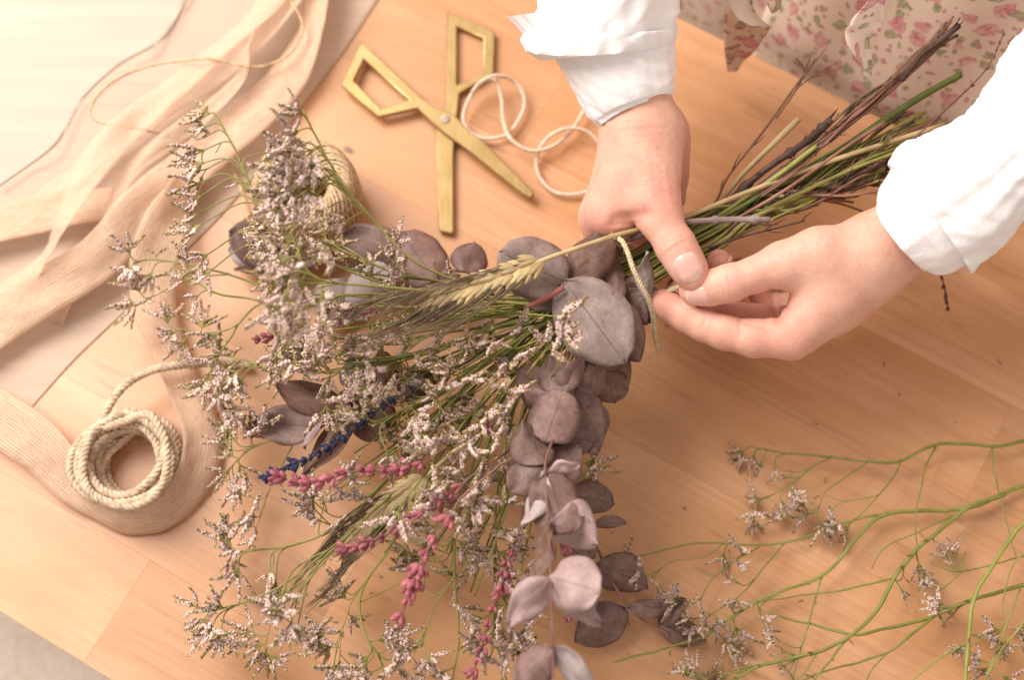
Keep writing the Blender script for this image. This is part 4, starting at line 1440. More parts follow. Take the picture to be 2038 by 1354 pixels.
for s in SP:
    path, cl, st = s[0], s[1], s[2]
    ex = s[3] if len(s) > 3 else ()
    full = tail() + tie_pts() + list(path)
    sprig('statice_sprig', full, cl, bq, 0.0009, 0.00048, rb.choice([GREEN, OLIVE, OLIVE]), rb, ex, start=max(0.3, 1 - (len(path)) / len(full) * (1 - st)), n=6)


# ---- thin green filler stems seen between the flowers
for i in range(60):
    t = i / 59
    a = lerp(175, 262, t) + rb.uniform(-6, 6)
    Lp = rb.uniform(280, 640)
    dx, dy = math.cos(R(a)), -math.sin(R(a))
    st = tie_pts()
    pts = tail()[1:] + st + [(1150 + dx * Lp * .35, 600 + dy * Lp * .35, .058 + rb.uniform(-.008, .012)), (1150 + dx * Lp * .7, 600 + dy * Lp * .7 + 10, .06 + rb.uniform(-.01, .018)), (1150 + dx * Lp, 600 + dy * Lp + rb.uniform(-15, 25), .062 + rb.uniform(-.02, .02))]
    mb = MB(); path = ppath(pts, 6)
    mb.tube(path, [lerp(.00085, .0004, k / (len(path) - 1)) for k in range(len(path))], 6)
    mb.build('green_stem', rb.choice([GREEN, DEEPGREEN, OLIVE, GREEN]), bq, P(1150, 620, 0))


# ---- eucalyptus leaves
def leaf_mesh(rng, L, Wd, shape, cup, curl, wave, mats):
    NL, NW = 14, 8
    mb = MB(); vs, uvs = [], []
    for j in range(NL + 1):
        t = j / NL
        if shape == 'round': w = math.sin(math.pi * min(1, max(0, t)) ** 0.92) ** 0.55
        elif shape == 'oval': w = math.sin(math.pi * t ** 0.95) ** 0.72
        elif shape == 'lance': w = math.sin(math.pi * t ** 0.80) ** 0.95
        else: w = math.sin(math.pi * t ** 0.85) ** 0.42          # blunt
        w = max(w, 0.02)
        for i in range(NW + 1):
            u = i / NW * 2 - 1
            ed = 1 + 0.08 * noise.noise(Vector((t * 4, u * 2, L * 900)))
            x = u * Wd / 2 * w * ed
            z = -cup * Wd * (u * w) ** 2 + 0.060 * L * noise.noise(Vector((t * 5 + Wd * 555, u * 3, L * 999))) + curl * L * (t - 0.45) ** 2 + wave * L * noise.noise(Vector((t * 2.2 + L * 333, u * 1.3, Wd * 777)))
            vs.append((x, t * L, z)); uvs.append(((u + 1) / 2, t))
    mb.add(vs, [(j * (NW + 1) + i, j * (NW + 1) + i + 1, (j + 1) * (NW + 1) + i + 1, (j + 1) * (NW + 1) + i) for j in range(NL) for i in range(NW)], 0, uvs)
    return mb.mesh('leaf', mats)


def leaf(parent, base, tip, wid, roll=0, mat=None, under=None, shape='oval', cup=0.13, curl=0.12, wave=0.13):
    cup *= rb.uniform(0.3, 2.2); curl *= rb.uniform(-1.5, 3.0)
    """base, tip: (px,py,z); wid in pixels; roll turns the blade about its length"""
    a, b = P(*base), P(*tip)
    b = a + (b - a) * 1.06
    L = (b - a).length
    Wd = wid * 1.10 * pxm((a + b) / 2)
    me = leaf_mesh(rb, L, Wd, shape, cup, curl, wave, [mat or LEAF_TOP, under or LEAF_UNDER])
    o = bpy.data.objects.new('leaf', me); COL.objects.link(o)
    y = (b - a).normalized()
    cv = (CAM_O - a).normalized()
    z = (cv - y * cv.dot(y)).normalized()
    z = Matrix.Rotation(R(roll), 3, y) @ z
    x = y.cross(z)
    o.rotation_euler = Matrix((x, y, z)).transposed().to_euler()
    o.location = a
    m = solidify(o, 0.00035, -1, 1)
    attach(o, parent)
    return o


def euc(path, leaves, mat=BROWN, r0=.0013, r1=.0006, zoff=0):
    mb = MB(); p = ppath(path, 8)
    mb.tube(p, [lerp(r0, r1, i / (len(p) - 1)) for i in range(len(p))], 7)
    o = mb.build('eucalyptus_branch', mat, bq, P(1150, 620, 0))
    for lf in leaves:
        kw = lf[3] if len(lf) > 3 else {}
        leaf(o, lf[0], lf[1], lf[2], **kw)
    return o


T_, U_, G_, B_, K_ = LEAF_TOP, LEAF_UNDER, LEAF_GREY, LEAF_BROWN, LEAF_PINK
# big leaves beside the hands
euc(tail() + tie_pts(0, .6) + [(1130, 565, .085), (1050, 612, .086)], [
    ((1122, 558, .092), (1238, 714, .094), 136, dict(mat=G_, cup=.06, curl=.05, wave=.04, shape='round')),
    ((1128, 565, .088), (1000, 505, .098), 112, dict(mat=G_, cup=.08, shape='blunt', roll=8)),
    ((1150, 540, .082), (1060, 600, .080), 90, dict(mat=G_, cup=.05, shape='blunt')),
    ((1128, 560, .085), (1215, 468, .088), 80, dict(mat=B_, roll=-20, wave=.09, shape='blunt')),
    ((1185, 580, .078), (1268, 712, .076), 92, dict(mat=T_, wave=.05)),
    ((1215, 560, .074), (1285, 640, .070), 70, dict(mat=T_, roll=25)),
    ((1210, 500, .080), (1238, 590, .080), 44, dict(mat=T_, roll=-20, wave=.1)),
    ((1290, 600, .078), (1285, 505, .092), 34, dict(mat=U_, roll=35, cup=.25, shape='oval')),
    ((1280, 565, .074), (1302, 622, .070), 46, dict(mat=T_, roll=20)),
    ((1240, 560, .074), (1300, 590, .072), 60, dict(mat=T_, roll=-12)),
    ((1255, 610, .070), (1296, 640, .064), 36, dict(mat=T_, roll=-30)),
], mat=BROWN)
# red stub of a stalk beneath the big leaf
mb = MB(); p = ppath([(1050, 612, .088), (1085, 595, .092), (1122, 572, .095)], 6); mb.tube(p, .0014, 7)
mb.build('stalk', m_stem('red_stalk', (0.28, 0.07, 0.05), (0.40, 0.13, 0.10), (0.46, 0.22, 0.18)), bq, P(1150, 620, 0))
# branch rising towards the camera down the middle
euc(tail() + tie_pts(-.5, .8) + [(1185, 660, .074), (1150, 740, .084), (1110, 850, .096), (1085, 930, .106), (1092, 1040, .116), (1096, 1140, .126), (1100, 1280, .136), (1104, 1400, .142)], [
    ((1120, 790, .092), (1035, 742, .088), 84, dict(mat=T_, roll=18)),
    ((1125, 790, .094), (1100, 712, .096), 82, dict(mat=T_, roll=-10, wave=.1)),
    ((1135, 800, .090), (1158, 715, .096), 62, dict(mat=T_, under=U_, roll=55, cup=.25)),
    ((1140, 770, .088), (1180, 900, .080), 90, dict(mat=T_, roll=-15, wave=.09)),
    ((1160, 790, .080), (1195, 720, .078), 72, dict(mat=T_, roll=20)),
    ((1085, 880, .100), (1120, 780, .102), 96, dict(mat=T_, shape='blunt', roll=-8, wave=.04)),
    ((1095, 860, .090), (1180, 880, .086), 96, dict(mat=T_, roll=10)),
    ((1090, 925, .102), (1040, 845, .100), 84, dict(mat=T_, roll=30)),
    ((1090, 915, .100), (1018, 975, .100), 90, dict(mat=T_, roll=10, wave=.08)),
    ((1085, 935, .094), (1150, 895, .090), 90, dict(mat=T_, roll=-22)),
    ((1090, 945, .108), (1130, 1060, .112), 100, dict(mat=T_, shape='blunt', cup=.16, roll=-10)),
    ((1090, 945, .108), (1040, 1040, .106), 62, dict(mat=U_, roll=55, cup=.28)),
    ((1092, 945, .110), (1150, 930, .114), 40, dict(mat=K_, roll=50, cup=.3)),
    ((1090, 1040, .114), (1062, 1150, .118), 60, dict(mat=B_, roll=55)),
    ((1092, 1045, .112), (1185, 1075, .108), 96, dict(mat=K_, under=T_, roll=25, cup=.18)),
    ((1094, 1150, .126), (1188, 1175, .134), 106, dict(mat=K_, under=K_, shape='blunt', cup=.10, roll=-5)),
    ((1094, 1150, .126), (1015, 1242, .124), 72, dict(mat=K_, under=K_, roll=-15, shape='lance')),
    ((1096, 1160, .122), (1190, 1245, .114), 66, dict(mat=K_, under=T_, roll=40)),
    ((1100, 1290, .136), (1028, 1362, .134), 74, dict(mat=T_, under=U_, roll=12)),
    ((1100, 1290, .136), (1175, 1372, .138), 58, dict(mat=U_, under=T_, roll=30)),
], r0=.0012, r1=.0005, mat=BROWN)
# low branch fanning to the right below
euc(tail() + tie_pts(-.9, -.4) + [(1215, 680, .050), (1200, 780, .040), (1180, 900, .034), (1170, 1010, .028), (1200, 1120, .022), (1260, 1220, .016), (1330, 1262, .010)], [
    ((1205, 740, .050), (1222, 800, .044), 70, dict(mat=B_, roll=10, shape='blunt')),
    ((1195, 700, .052), (1246, 770, .046), 74, dict(mat=T_, roll=-10)),
    ((1190, 800, .044), (1200, 865, .040), 34, dict(mat=T_, roll=40)),
    ((1135, 985, .040), (1216, 1000, .034), 62, dict(mat=T_, shape='blunt', roll=10)),
    ((1180, 1045, .030), (1243, 1040, .028), 26, dict(mat=T_, roll=30)),
    ((1185, 1120, .026), (1282, 1165, .018), 82, dict(mat=T_, roll=15)),
    ((1185, 1110, .028), (1120, 1060, .030), 70, dict(mat=T_)),
    ((1250, 1215, .016), (1150, 1275, .014), 82, dict(mat=T_, roll=-15)),
    ((1245, 1215, .018), (1335, 1205, .014), 40, dict(mat=T_, roll=-30)),
    ((1330, 1215, .014), (1318, 1260, .008), 38, dict(mat=T_, roll=25, wave=.12)),
    ((1310, 1245, .010), (1360, 1195, .020), 44, dict(mat=T_, roll=-35)),
    ((1310, 1245, .010), (1400, 1275, .005), 52, dict(mat=T_, roll=5)),
    ((1190, 1180, .022), (1130, 1215, .020), 56, dict(mat=T_, roll=10)),
])
# branch at the back, upper left
euc(tail() + tie_pts(.8, -.3) + [(1080, 560, .040), (960, 545, .034), (820, 530, .028), (680, 520, .022), (560, 510, .018)], [
    ((930, 545, .036), (940, 487, .034), 70, dict(mat=T_, shape='round', cup=.05)),
    ((870, 560, .034), (800, 465, .036), 100, dict(mat=T_, shape='blunt', roll=8)),
    ((880, 545, .034), (905, 590, .030), 60, dict(mat=T_)),
    ((800, 540, .028), (690, 470, .026), 104, dict(mat=T_, shape='blunt')),
    ((790, 545, .028), (700, 610, .020), 96, dict(mat=U_, shape='blunt', roll=-10)),
    ((760, 520, .026), (800, 600, .022), 96, dict(mat=T_)),
    ((640, 520, .020), (560, 455, .022), 92, dict(mat=T_, shape='round')),
    ((570, 505, .018), (462, 462, .022), 92, dict(mat=T_, shape='round', roll=15)),
    ((560, 515, .017), (458, 495, .014), 70, dict(mat=U_, shape='round', roll=-10)),
    ((555, 525, .018), (470, 535, .012), 24, dict(mat=B_, roll=35)),
    ((545, 530, .018), (590, 590, .012), 60, dict(mat=T_)),
    ((700, 560, .020), (640, 640, .012), 90, dict(mat=U_)),
    ((950, 570, .040), (960, 620, .036), 60, dict(mat=T_)),
])
# brown branch at the left middle
euc(tail() + tie_pts(-.2, 0) + [(1080, 650, .050), (960, 690, .050), (860, 730, .050), (760, 780, .050), (690, 820, .050), (640, 850, .048)], [
    ((640, 850, .052), (510, 842, .050), 76, dict(mat=T_, shape='oval', cup=.05)),
    ((690, 812, .054), (553, 768, .054), 66, dict(mat=B_, roll=25)),
    ((712, 800, .058), (606, 948, .054), 50, dict(mat=B_, roll=20, shape='lance')),
    ((642, 820, .056), (604, 886, .058), 24, dict(mat=K_, roll=50)),
    ((700, 800, .054), (780, 862, .050), 92, dict(mat=B_)),
    ((700, 775, .054), (715, 706, .056), 70, dict(mat=U_, shape='blunt', roll=-20)),
    ((790, 790, .050), (880, 720, .046), 60, dict(mat=B_, roll=-25)),
    ((770, 770, .052), (760, 700, .050), 60, dict(mat=B_)),
    ((800, 770, .048), (860, 790, .046), 60, dict(mat=B_)),
])


# ---- lavender
def bud_mesh(seed, mat_stem, mat_bud, nb, openness):
    rng = random.Random(seed)
    mb = MB()
    for i in range(nb):
        a = i * 2 * math.pi / nb + rng.uniform(-.4, .4)
        el = rng.uniform(0.35, 0.9) * openness
        d = Vector((math.cos(a) * math.sin(el), math.cos(el), math.sin(a) * math.sin(el))).normalized()
        L = rng.uniform(0.0036, 0.0056)
        x = d.orthogonal().normalized(); y = d.cross(x)
        vs = []
        prof = [(0.00035, 0), (0.00095, .25), (0.00115, .55), (0.00095, .82), (0.0005, 1.0)]
        for r, h in prof:
            for k in range(7):
                b = k * 2 * math.pi / 7
                rr2 = r * (1 + 0.14 * (k % 2)) * rng.uniform(.92, 1.08)
                vs.append(d * (h * L + 0.0005) + (x * math.cos(b) + y * math.sin(b)) * rr2)
        m_ = len(prof)
        mb.add(vs, [(j * 7 + k, j * 7 + (k + 1) % 7, (j + 1) * 7 + (k + 1) % 7, (j + 1) * 7 + k) for j in range(m_ - 1) for k in range(7)] + [tuple(range((m_ - 1) * 7, m_ * 7))], 0)
    return mb.mesh('flower_whorl', [mat_bud])


WH_P = [bud_mesh(i, BROWN, PINKBUD, random.Random(i).randint(4, 6), 1.0) for i in range(6)]
WH_B = [bud_mesh(40 + i, BROWN, BLUEBUD, random.Random(i).randint(4, 6), 1.15) for i in range(4)]
DRYB = m_simple('dry_bud', (0.13, 0.05, 0.05), 0.8, 0.35, 350, bump=0.3, spec=0.2, col2=(0.24, 0.12, 0.10))
WH_D = [bud_mesh(60 + i, BROWN, DRYB, 3, 0.5) for i in range(3)]


def lavender(path, whorls, meshes, mat, scale=1.0, rs=(.0007, .0004), neck=True):
    """whorls: fractions along the drawn path (0 root .. 1 tip)"""
    pre = (tail() + tie_pts()) if neck else []
    mb = MB()
    full = ppath(pre + path, 8)
    mb.tube(full, [lerp(rs[0], rs[1], i / (len(full) - 1)) for i in range(len(full))], 6)
    o = mb.build('lavender_stalk', mat, bq, P(1150, 620, 0))
    own = ppath(path, 12)
    for t in whorls:
        k = min(len(own) - 2, int(t * (len(own) - 1)))
        p = own[k]; d = (own[k + 1] - own[max(0, k - 1)]).normalized()
        q = bpy.data.objects.new('flower_whorl', rb.choice(meshes)); COL.objects.link(q)
        x = d.orthogonal().normalized()
        x = Matrix.Rotation(rb.uniform(0, 6.28), 3, d) @ x
        q.rotation_euler = Matrix((x, d, x.cross(d))).transposed().to_euler()
        s = scale * rb.uniform(.62, 1.08)
        q.scale = (s, s, s)
        q.location = p
        attach(q, o)
    return o


fr = lambda a, b, n: [lerp(a, b, i / (n - 1)) + rb.uniform(-.012, .012) for i in range(n)]
lavender([(1060, 760, .085), (940, 855, .090), (850, 918, .092), (780, 935, .090), (700, 940, .088), (620, 962, .086), (545, 950, .084)], fr(.36, .99, 13), WH_P, BROWN, 1.25)
lavender([(1040, 650, .080), (930, 720, .085), (830, 770, .085), (760, 810, .084), (710, 850, .082), (640, 900, .080), (575, 930, .078), (530, 950, .076)], [.30, .38, .41, .47, .50, .53, .56, .60, .63, .66, .69, .72, .75, .78, .81, .83, .85, .88, .90, .93, .96, .99], WH_B, DARKBARK, .88)
lavender([(1040, 860, .090), (960, 930, .098), (900, 980, .100), (840, 1020, .096), (790, 1055, .090), (730, 1082, .084), (680, 1095, .080)], fr(.28, .99, 15), WH_P, BROWN, 1.1)
lavender([(1050, 870, .095), (990, 930, .100), (920, 990, .104), (890, 1040, .104), (850, 1095, .104), (832, 1140, .102), (815, 1185, .100), (798, 1228, .098)], [.40, .50, .58, .66, .70, .76, .82, .88, .98], WH_P, BROWN, 1.3)
lavender([(1060, 930, .080), (1035, 1050, .084), (1010, 1120, .084), (998, 1165, .084), (975, 1225, .080), (962, 1280, .076), (945, 1335, .072), (940, 1380, .07)], fr(.22, .99, 13), WH_P, BROWN, 1.15)
lavender([(1090, 930, .060), (1110, 1010, .058), (1125, 1080, .054), (1122, 1150, .050), (1130, 1235, .046)], fr(.3, .99, 7), WH_P, BROWN, 1.0)
lavender([(900, 600, .065), (800, 608, .068), (720, 625, .072), (640, 645, .074), (570, 665, .074), (515, 675, .072)], fr(.3, .99, 14), WH_P, BROWN, 1.05)
lavender([(1060, 720, .080), (1010, 790, .088), (985, 840, .090), (975, 850, .09)], [.8, .9, .98], WH_P, BROWN, 1.1)
lavender([(1010, 900, .070), (960, 950, .072), (930, 985, .074), (890, 1000, .07), (830, 1020, .066)], fr(.3, .98, 9), WH_P, BROWN, 1.1)


# ---- wheat
def spikelet_mesh(seed):
    rng = random.Random(seed)
    mb = MB()
    for s in (-1, 0, 1):
        d = Vector((s * 0.28, 1, 0.12 if s == 0 else 0)).normalized()
        L = 0.0088 * rng.uniform(.9, 1.1)
        x = d.orthogonal().normalized(); y = d.cross(x)
        vs = []
        prof = [(.0004, 0), (.0013, .22), (.00165, .45), (.0012, .75), (.0002, 1.0)]
        for r, h in prof:
            for k in range(8):
                a = k * math.pi / 4
                vs.append(d * h * L + (x * math.cos(a) + y * math.sin(a) * 0.75) * r * (1.12 if k % 2 else 1))
        mb.add(vs, [(j * 8 + k, j * 8 + (k + 1) % 8, (j + 1) * 8 + (k + 1) % 8, (j + 1) * 8 + k) for j in range(4) for k in range(8)], 0, [(i % 8 / 8, i // 8 * .002) for i in range(40)])
    return mb.mesh('spikelet', [STRAW])


SPK = [spikelet_mesh(i) for i in range(4)]


def wheat(path, ear0, nsp, awn_len, sway, pre, awn_mat=AWN, na=2):
    mb = MB()
    full = ppath(pre + path, 8)
    mb.tube(full, [lerp(.0014, .0009, i / (len(full) - 1)) for i in range(len(full))], 8)
    o = mb.build('wheat_stalk', STRAW, bq, P(1150, 620, 0))
    own = ppath(path, 14)
    i0 = int(ear0 * (len(own) - 1))
    ab = MB()
    for i in range(nsp):
        k = int(lerp(i0, len(own) - 3, i / (nsp - 1)))
        p = own[k]; d = (own[k + 2] - own[max(0, k - 1)]).normalized()
        vert = (Vector((0, 0, 1)) - d * d.z).normalized()
        lat = d.cross(vert)
        s = 1 if i % 2 else -1
        dd = (d + lat * s * 0.34 + vert * rb.uniform(-.1, .25)).normalized()
        q = bpy.data.objects.new('spikelet', rb.choice(SPK)); COL.objects.link(q)
        x = (lat * 1.0 - dd * lat.dot(dd)).normalized()
        q.rotation_euler = Matrix((x, dd, x.cross(dd))).transposed().to_euler()
        q.scale = (1.15,) * 3
        q.location = p + lat * s * .0012
        attach(q, o)
        for _ in range(na):
            st = p + dd * .0085 + Vector((rb.uniform(-1, 1), rb.uniform(-1, 1), rb.uniform(-1, 1))) * .0008
            L = awn_len * rb.uniform(.75, 1.1) * (1 - .15 * i / nsp)
            e = (d + lat * s * rb.uniform(0.0, .10) + vert * rb.uniform(-.07, .10)).normalized()
            aw = [st + e * L * t + Vector(sway) * (t * t) * L + lat * s * 0.004 * math.sin(t * 3) for t in (0, .2, .4, .6, .8, 1)]
            ab.tube(aw, [.00042, .00036, .0003, .00024, .00018, .00008], 4, 0, False)
    ao = ab.build('awns', awn_mat); ao['kind'] = 'stuff'; attach(ao, o)
    return o


wheat([(1290, 452, .086), (1220, 470, .094), (1140, 497, .102), (1085, 516, .106), (1020, 545, .108), (960, 566, .108), (900, 584, .107), (850, 598, .105)], .44, 26, .055, (0.0, -0.10, -.06), [(1880, 248, .085), (1640, 325, .082), (1480, 385, .080), (1380, 425, .080)], na=4)
wheat([(1060, 760, .060), (960, 850, .066), (880, 920, .066), (840, 955, .064), (800, 985, .062), (760, 1020, .058), (720, 1058, .053), (690, 1090, .048)], .40, 24, .042, (-.02, -.06, -.08), tail() + tie_pts(), na=3)


# ---- cut stem ends on the far side of the hands
def cut_stem(pts, r0, r1, mat, name='dry_stem', nodes=0, twigs=0, fuzz=0):
    mb = MB()
    p = ppath(pts, 8)
    rad = [lerp(r0, r1, i / (len(p) - 1)) * (1 + .12 * noise.noise(p[i] * 200)) for i in range(len(p))]
    for k in range(nodes):
        i = int((k + .7) / nodes * (len(p) - 1))
        if 0 < i < len(p): rad[i] *= 1.7
    mb.tube(p, rad, 8)
    for k in range(twigs):
        i = rb.randint(len(p) // 3, len(p) - 2)
        d = (p[i + 1] - p[i]).normalized()
        e = (d + Vector((rb.uniform(-1, 1), rb.uniform(-1, 1), rb.uniform(-.2, .8))) * .8).normalized()
        L = rb.uniform(.004, .012)
        mb.tube([p[i], p[i] + e * L * .6, p[i] + e * L + d * L * .3], [.0004, .00035, .0002], 4)
    for k in range(fuzz):
        i = rb.randint(len(p) // 2, len(p) - 2)
        d = (p[i + 1] - p[i]).normalized()
        e = (d * rb.uniform(.6, 1.4) + Vector((rb.uniform(-1, 1), rb.uniform(-1, 1), rb.uniform(-.5, 1))) * .42).normalized()
        L = rb.uniform(.003, .010)
        q = p[i] + Vector((rb.uniform(-1, 1), rb.uniform(-1, 1), rb.uniform(-1, 1))) * .0012
        mb.tube([q, q + e * L * .5 + d * .0006, q + e * L], [.0003, .0004, .00012], 4)
    return mb.build(name, mat, bq, P(1150, 620, 0))


def neck_back(dx=None, dz=None): return list(reversed(tie_pts(dx, dz)))[1:]


cut_stem(neck_back(.7, .2) + [(1520, 340, .075), (1600, 285, .086), (1655, 236, .094)], .0020, .0019, DARKBARK, nodes=5, fuzz=10)
cut_stem(neck_back(.2, -.2) + [(1560, 380, .070), (1700, 280, .082), (1820, 200, .088), (1912, 148, .090)], .0021, .0019, DEEPGREEN, 'green_stem')
cut_stem(neck_back(.4, .5) + [(1540, 355, .082), (1625, 290, .090)], .0013, .0012, GREEN, 'green_stem')
cut_stem(neck_back(.9, -.5) + [(1480, 345, .064), (1540, 285, .070), (1590, 236, .074)], .0010, .0018, STRAW)
cut_stem(neck_back(1.0, -.6) + [(1450, 350, .060), (1520, 260, .068), (1570, 190, .072), (1612, 132, .078)], .0008, .0006, BROWN, twigs=7)
cut_stem([(1545, 235, .070), (1590, 170, .073), (1600, 140, .074), (1585, 115, .075)], .0005, .0004, BROWN, twigs=2)
cut_stem([(1590, 172, .073), (1620, 150, .074), (1665, 124, .075)], .0005, .0004, BROWN, twigs=2)
for i in range(14):
    e = (1900 + rb.uniform(-25, 12), 60 + rb.uniform(-22, 30) - i * 1.5)
    cut_stem(neck_back(.4, .4) + [(1560 + rb.uniform(-8, 8), 345 + rb.uniform(-16, 16), .082), (1720 + rb.uniform(-12, 12), 205 + rb.uniform(-14, 14), .094 + rb.uniform(-.004, .004)), (1820 + rb.uniform(-10, 10), 125 + rb.uniform(-14, 14), .098), e + (.100,)], .0008, .0006, BROWN if i % 3 else AWN, fuzz=5)
cut_stem([(1795, 160, .100), (1830, 112, .102), (1870, 82, .103), (1908, 50, .104)], .0012, .0018, DARKBARK, fuzz=8)
cut_stem(neck_back(-.1, .6) + [(1560, 380, .086), (1680, 295, .092), (1762, 243, .094)], .0009, .0009, BROWN)
cut_stem(neck_back(-.3, .4) + [(1560, 400, .080), (1700, 335, .084), (1840, 285, .086)], .0012, .0010, OLIVE)
cut_stem(neck_back(-.5, .0) + [(1570, 410, .074), (1680, 365, .078), (1760, 335, .080)], .0019, .0017, GREEN, 'green_stem')
for i in range(26):
    dx = rb.uniform(-1.0, .9)
    e = (1800 + rb.uniform(-60, 30), 315 + rb.uniform(-95, 60))
    cut_stem(neck_back(dx, rb.uniform(-.8, .6)) + [(1580 + rb.uniform(-10, 10), 405 + rb.uniform(-22, 18), rb.uniform(.066, .08)), (1690, 0.5 * (e[1] + 400) + rb.uniform(-10, 10), rb.uniform(.068, .085)), e + (rb.uniform(.07, .09),)], .0009, .0007, rb.choice([BROWN, BROWN, DARKBARK, AWN, OLIVE]), fuzz=18)
for i in range(10):
    dx = rb.uniform(-.9, .9)
    e = (1600 + rb.uniform(-60, 90), 370 + rb.uniform(-50, 45) - dx * 40)
    cut_stem(neck_back(dx, rb.uniform(-.9, .9)) + [(1500, 408 - dx * 35, rb.uniform(.058, .078)), e + (rb.uniform(.055, .085),)], .0013, .0011, rb.choice([DEEPGREEN, OLIVE, BROWN, BROWN, DARKBARK]), 'green_stem' if i % 2 else 'dry_stem')
cut_stem([(1255, 476, .078), (1320, 450, .088), (1380, 441, .097), (1450, 437, .099), (1533, 437, .100)], .0016, .0015, GREYBARK, 'twig', nodes=4)
cut_stem([(1410, 495, .080), (1480, 470, .084), (1540, 455, .086), (1602, 439, .088)], .0007, .0005, DARKBARK, 'twig', twigs=4)
cut_stem(neck_back(-.2, -.6) + [(1620, 400, .05), (1760, 440, .045), (1850, 500, .05), (1872, 545, .050), (1882, 585, .045), (1886, 612, .04)], .0006, .0005, BROWN)
lavender([(1866, 530, .05), (1874, 552, .05), (1880, 580, .046), (1886, 612, .042)], [.3, .5, .7, .85, .98], WH_D, BROWN, .7, (.0004, .0003), neck=False)
lavender([(1790, 300, .085), (1880, 220, .092), (1960, 140, .096), (1998, 66, .098)], [.55, .68, .8, .84, .9, .98], WH_D, BROWN, .55, (.0005, .0004), neck=False)

# ---- cord being tied round the neck
tie = [(1150, 505, .074), (1185, 480, .078), (1214, 464, .088), (1236, 478, .094), (1250, 505, .096), (1262, 540, .096), (1278, 572, .093), (1292, 600, .088), (1300, 630, .080), (1303, 665, .066), (1308, 690, .054), (1313, 706, .048)]
mb = MB()
t2 = [(1420, 570, .080), (1392, 562, .084), (1362, 568, .084), (1338, 576, .080), (1318, 588, .070), (1290, 600, .050)]
tpth = ppath(t2 + [(1240, 560, .040), (1215, 520, .044), (1200, 485, .062), (1207, 468, .080)] + tie[3:], 10)
twisted(mb, tpth, 0.0015, 3, 0.0048, 6, sub=0.0009, taper=True)
fb = MB()
hairs(fb, tpth, 130, 0.004, 0.00006, 0.0016)
hairs(fb, tpth[-6:], 14, 0.007, 0.00007, 0.0008)
o = mb.build('tying_cord', TIE)
tag(o, 'natural cord wrapped round the bouquet stems beside the thumbs', 'cord')
fo = fb.build('loose_fibres', TIE); fo['kind'] = 'stuff'; attach(fo, o)

# ------------------------------------------------------------------ loose statice sprigs on the table
rl = random.Random(31)
LZ = lambda lst: [(c[0], c[1], rl.uniform(.006, .020), 0.76 * (c[2] if len(c) > 2 else 1.0)) + tuple(c[3:]) for c in lst]
s1 = sprig('statice_sprig', [(2200, 850, .010), (2038, 878, .010), (1981, 888, .010), (1869, 884, .012), (1791, 917, .012), (1728, 919, .012), (1654, 910, .012), (1568, 902, .012), (1512, 893, .012)],
           LZ([(1478, 900), (1500, 908, .8), (1514, 926, .6, False), (1542, 936, .8, False), (1562, 950, .8, False), (1577, 940, .5, False), (1510, 992), (1504, 1018), (1500, 1036), (1575, 980), (1556, 1000), (1562, 1028), (1598, 1008), (1610, 1024), (1634, 1044), (1668, 1046), (1686, 1060), (1650, 1036)]), None, .0010, .0005,
           GREEN, rl, [[(1654, 910, .012), (1620, 928, .014), (1587, 956, .014), (1540, 984, .014), .0008], [(1728, 919, .012), (1672, 958, .014), (1642, 981, .014), (1628, 1010, .014), .0007],
                       [(1791, 917, .012), (1780, 948, .014), (1750, 985, .016), (1702, 1034, .016), .0008], [(1750, 985, .016), (1710, 996, .014), (1672, 996, .014), (1645, 988, .013), .0005],
                       [(1862, 890, .012), (1840, 939, .012), (1826, 1008, .012), (1822, 1045, .012), (1826, 1090, .01), .0008], [(1974, 890, .010), (1981, 947, .012), (1996, 1010, .012), (2007, 1055, .010), (2022, 1107, .01), .0008]], root_stem=True)
tag(s1, 'loose statice sprig lying highest on the bare table, flowers near its tip', 'sprig', 'loose statice sprigs')
s2 = sprig('statice_sprig', [(2200, 920, .006), (2038, 966, .006), (1933, 1010, .007), (1840, 1017, .008), (1769, 1022, .009), (1728, 1046, .010), (1691, 1088, .010), (1635, 1148, .010), (1523, 1190, .010), (1449, 1234, .010), (1400, 1268, .010), (1300, 1298, .010), (1220, 1320, .010)],
           LZ([(1440, 1104), (1474, 1094), (1474, 1124), (1460, 1158, .6, False), (1310, 1178, .7), (1348, 1192), (1360, 1218), (1378, 1246), (1398, 1222), (1427, 1234), (1467, 1198), (1458, 1214), (1466, 1252), (1440, 1274), (1464, 1290), (1516, 1228, .8), (1524, 1252, .9), (1538, 1272, .7), (1245, 1105), (1272, 1145), (1255, 1125), (1405, 1245), (1370, 1232), (1300, 1160, .7)]), None, .0012, .0005,
           GREEN, rl, [[(1769, 1021, .009), (1702, 1034, .008), (1635, 1058, .008), (1564, 1081, .008), (1505, 1086, .008), (1430, 1082, .008), (1367, 1084, .008), (1300, 1102, .008), (1250, 1112, .008), .0012],
                       [(1560, 1083, .008), (1520, 1130, .010), (1480, 1180, .010), (1430, 1215, .010), (1380, 1235, .01), .0007], [(1440, 1082, .008), (1400, 1110, .008), (1350, 1115, .009), (1310, 1135, .009), .0006],
                       [(1635, 1150, .01), (1620, 1200, .012), (1595, 1290, .012), (1575, 1360, .01), .0009], [(1510, 1090, .008), (1430, 1140, .009), (1400, 1180, .010), (1390, 1210, .01), .0006]], root_stem=True)
tag(s2, 'loose thick stemmed statice sprig reaching from the table side to the eucalyptus leaves', 'sprig', 'loose statice sprigs')
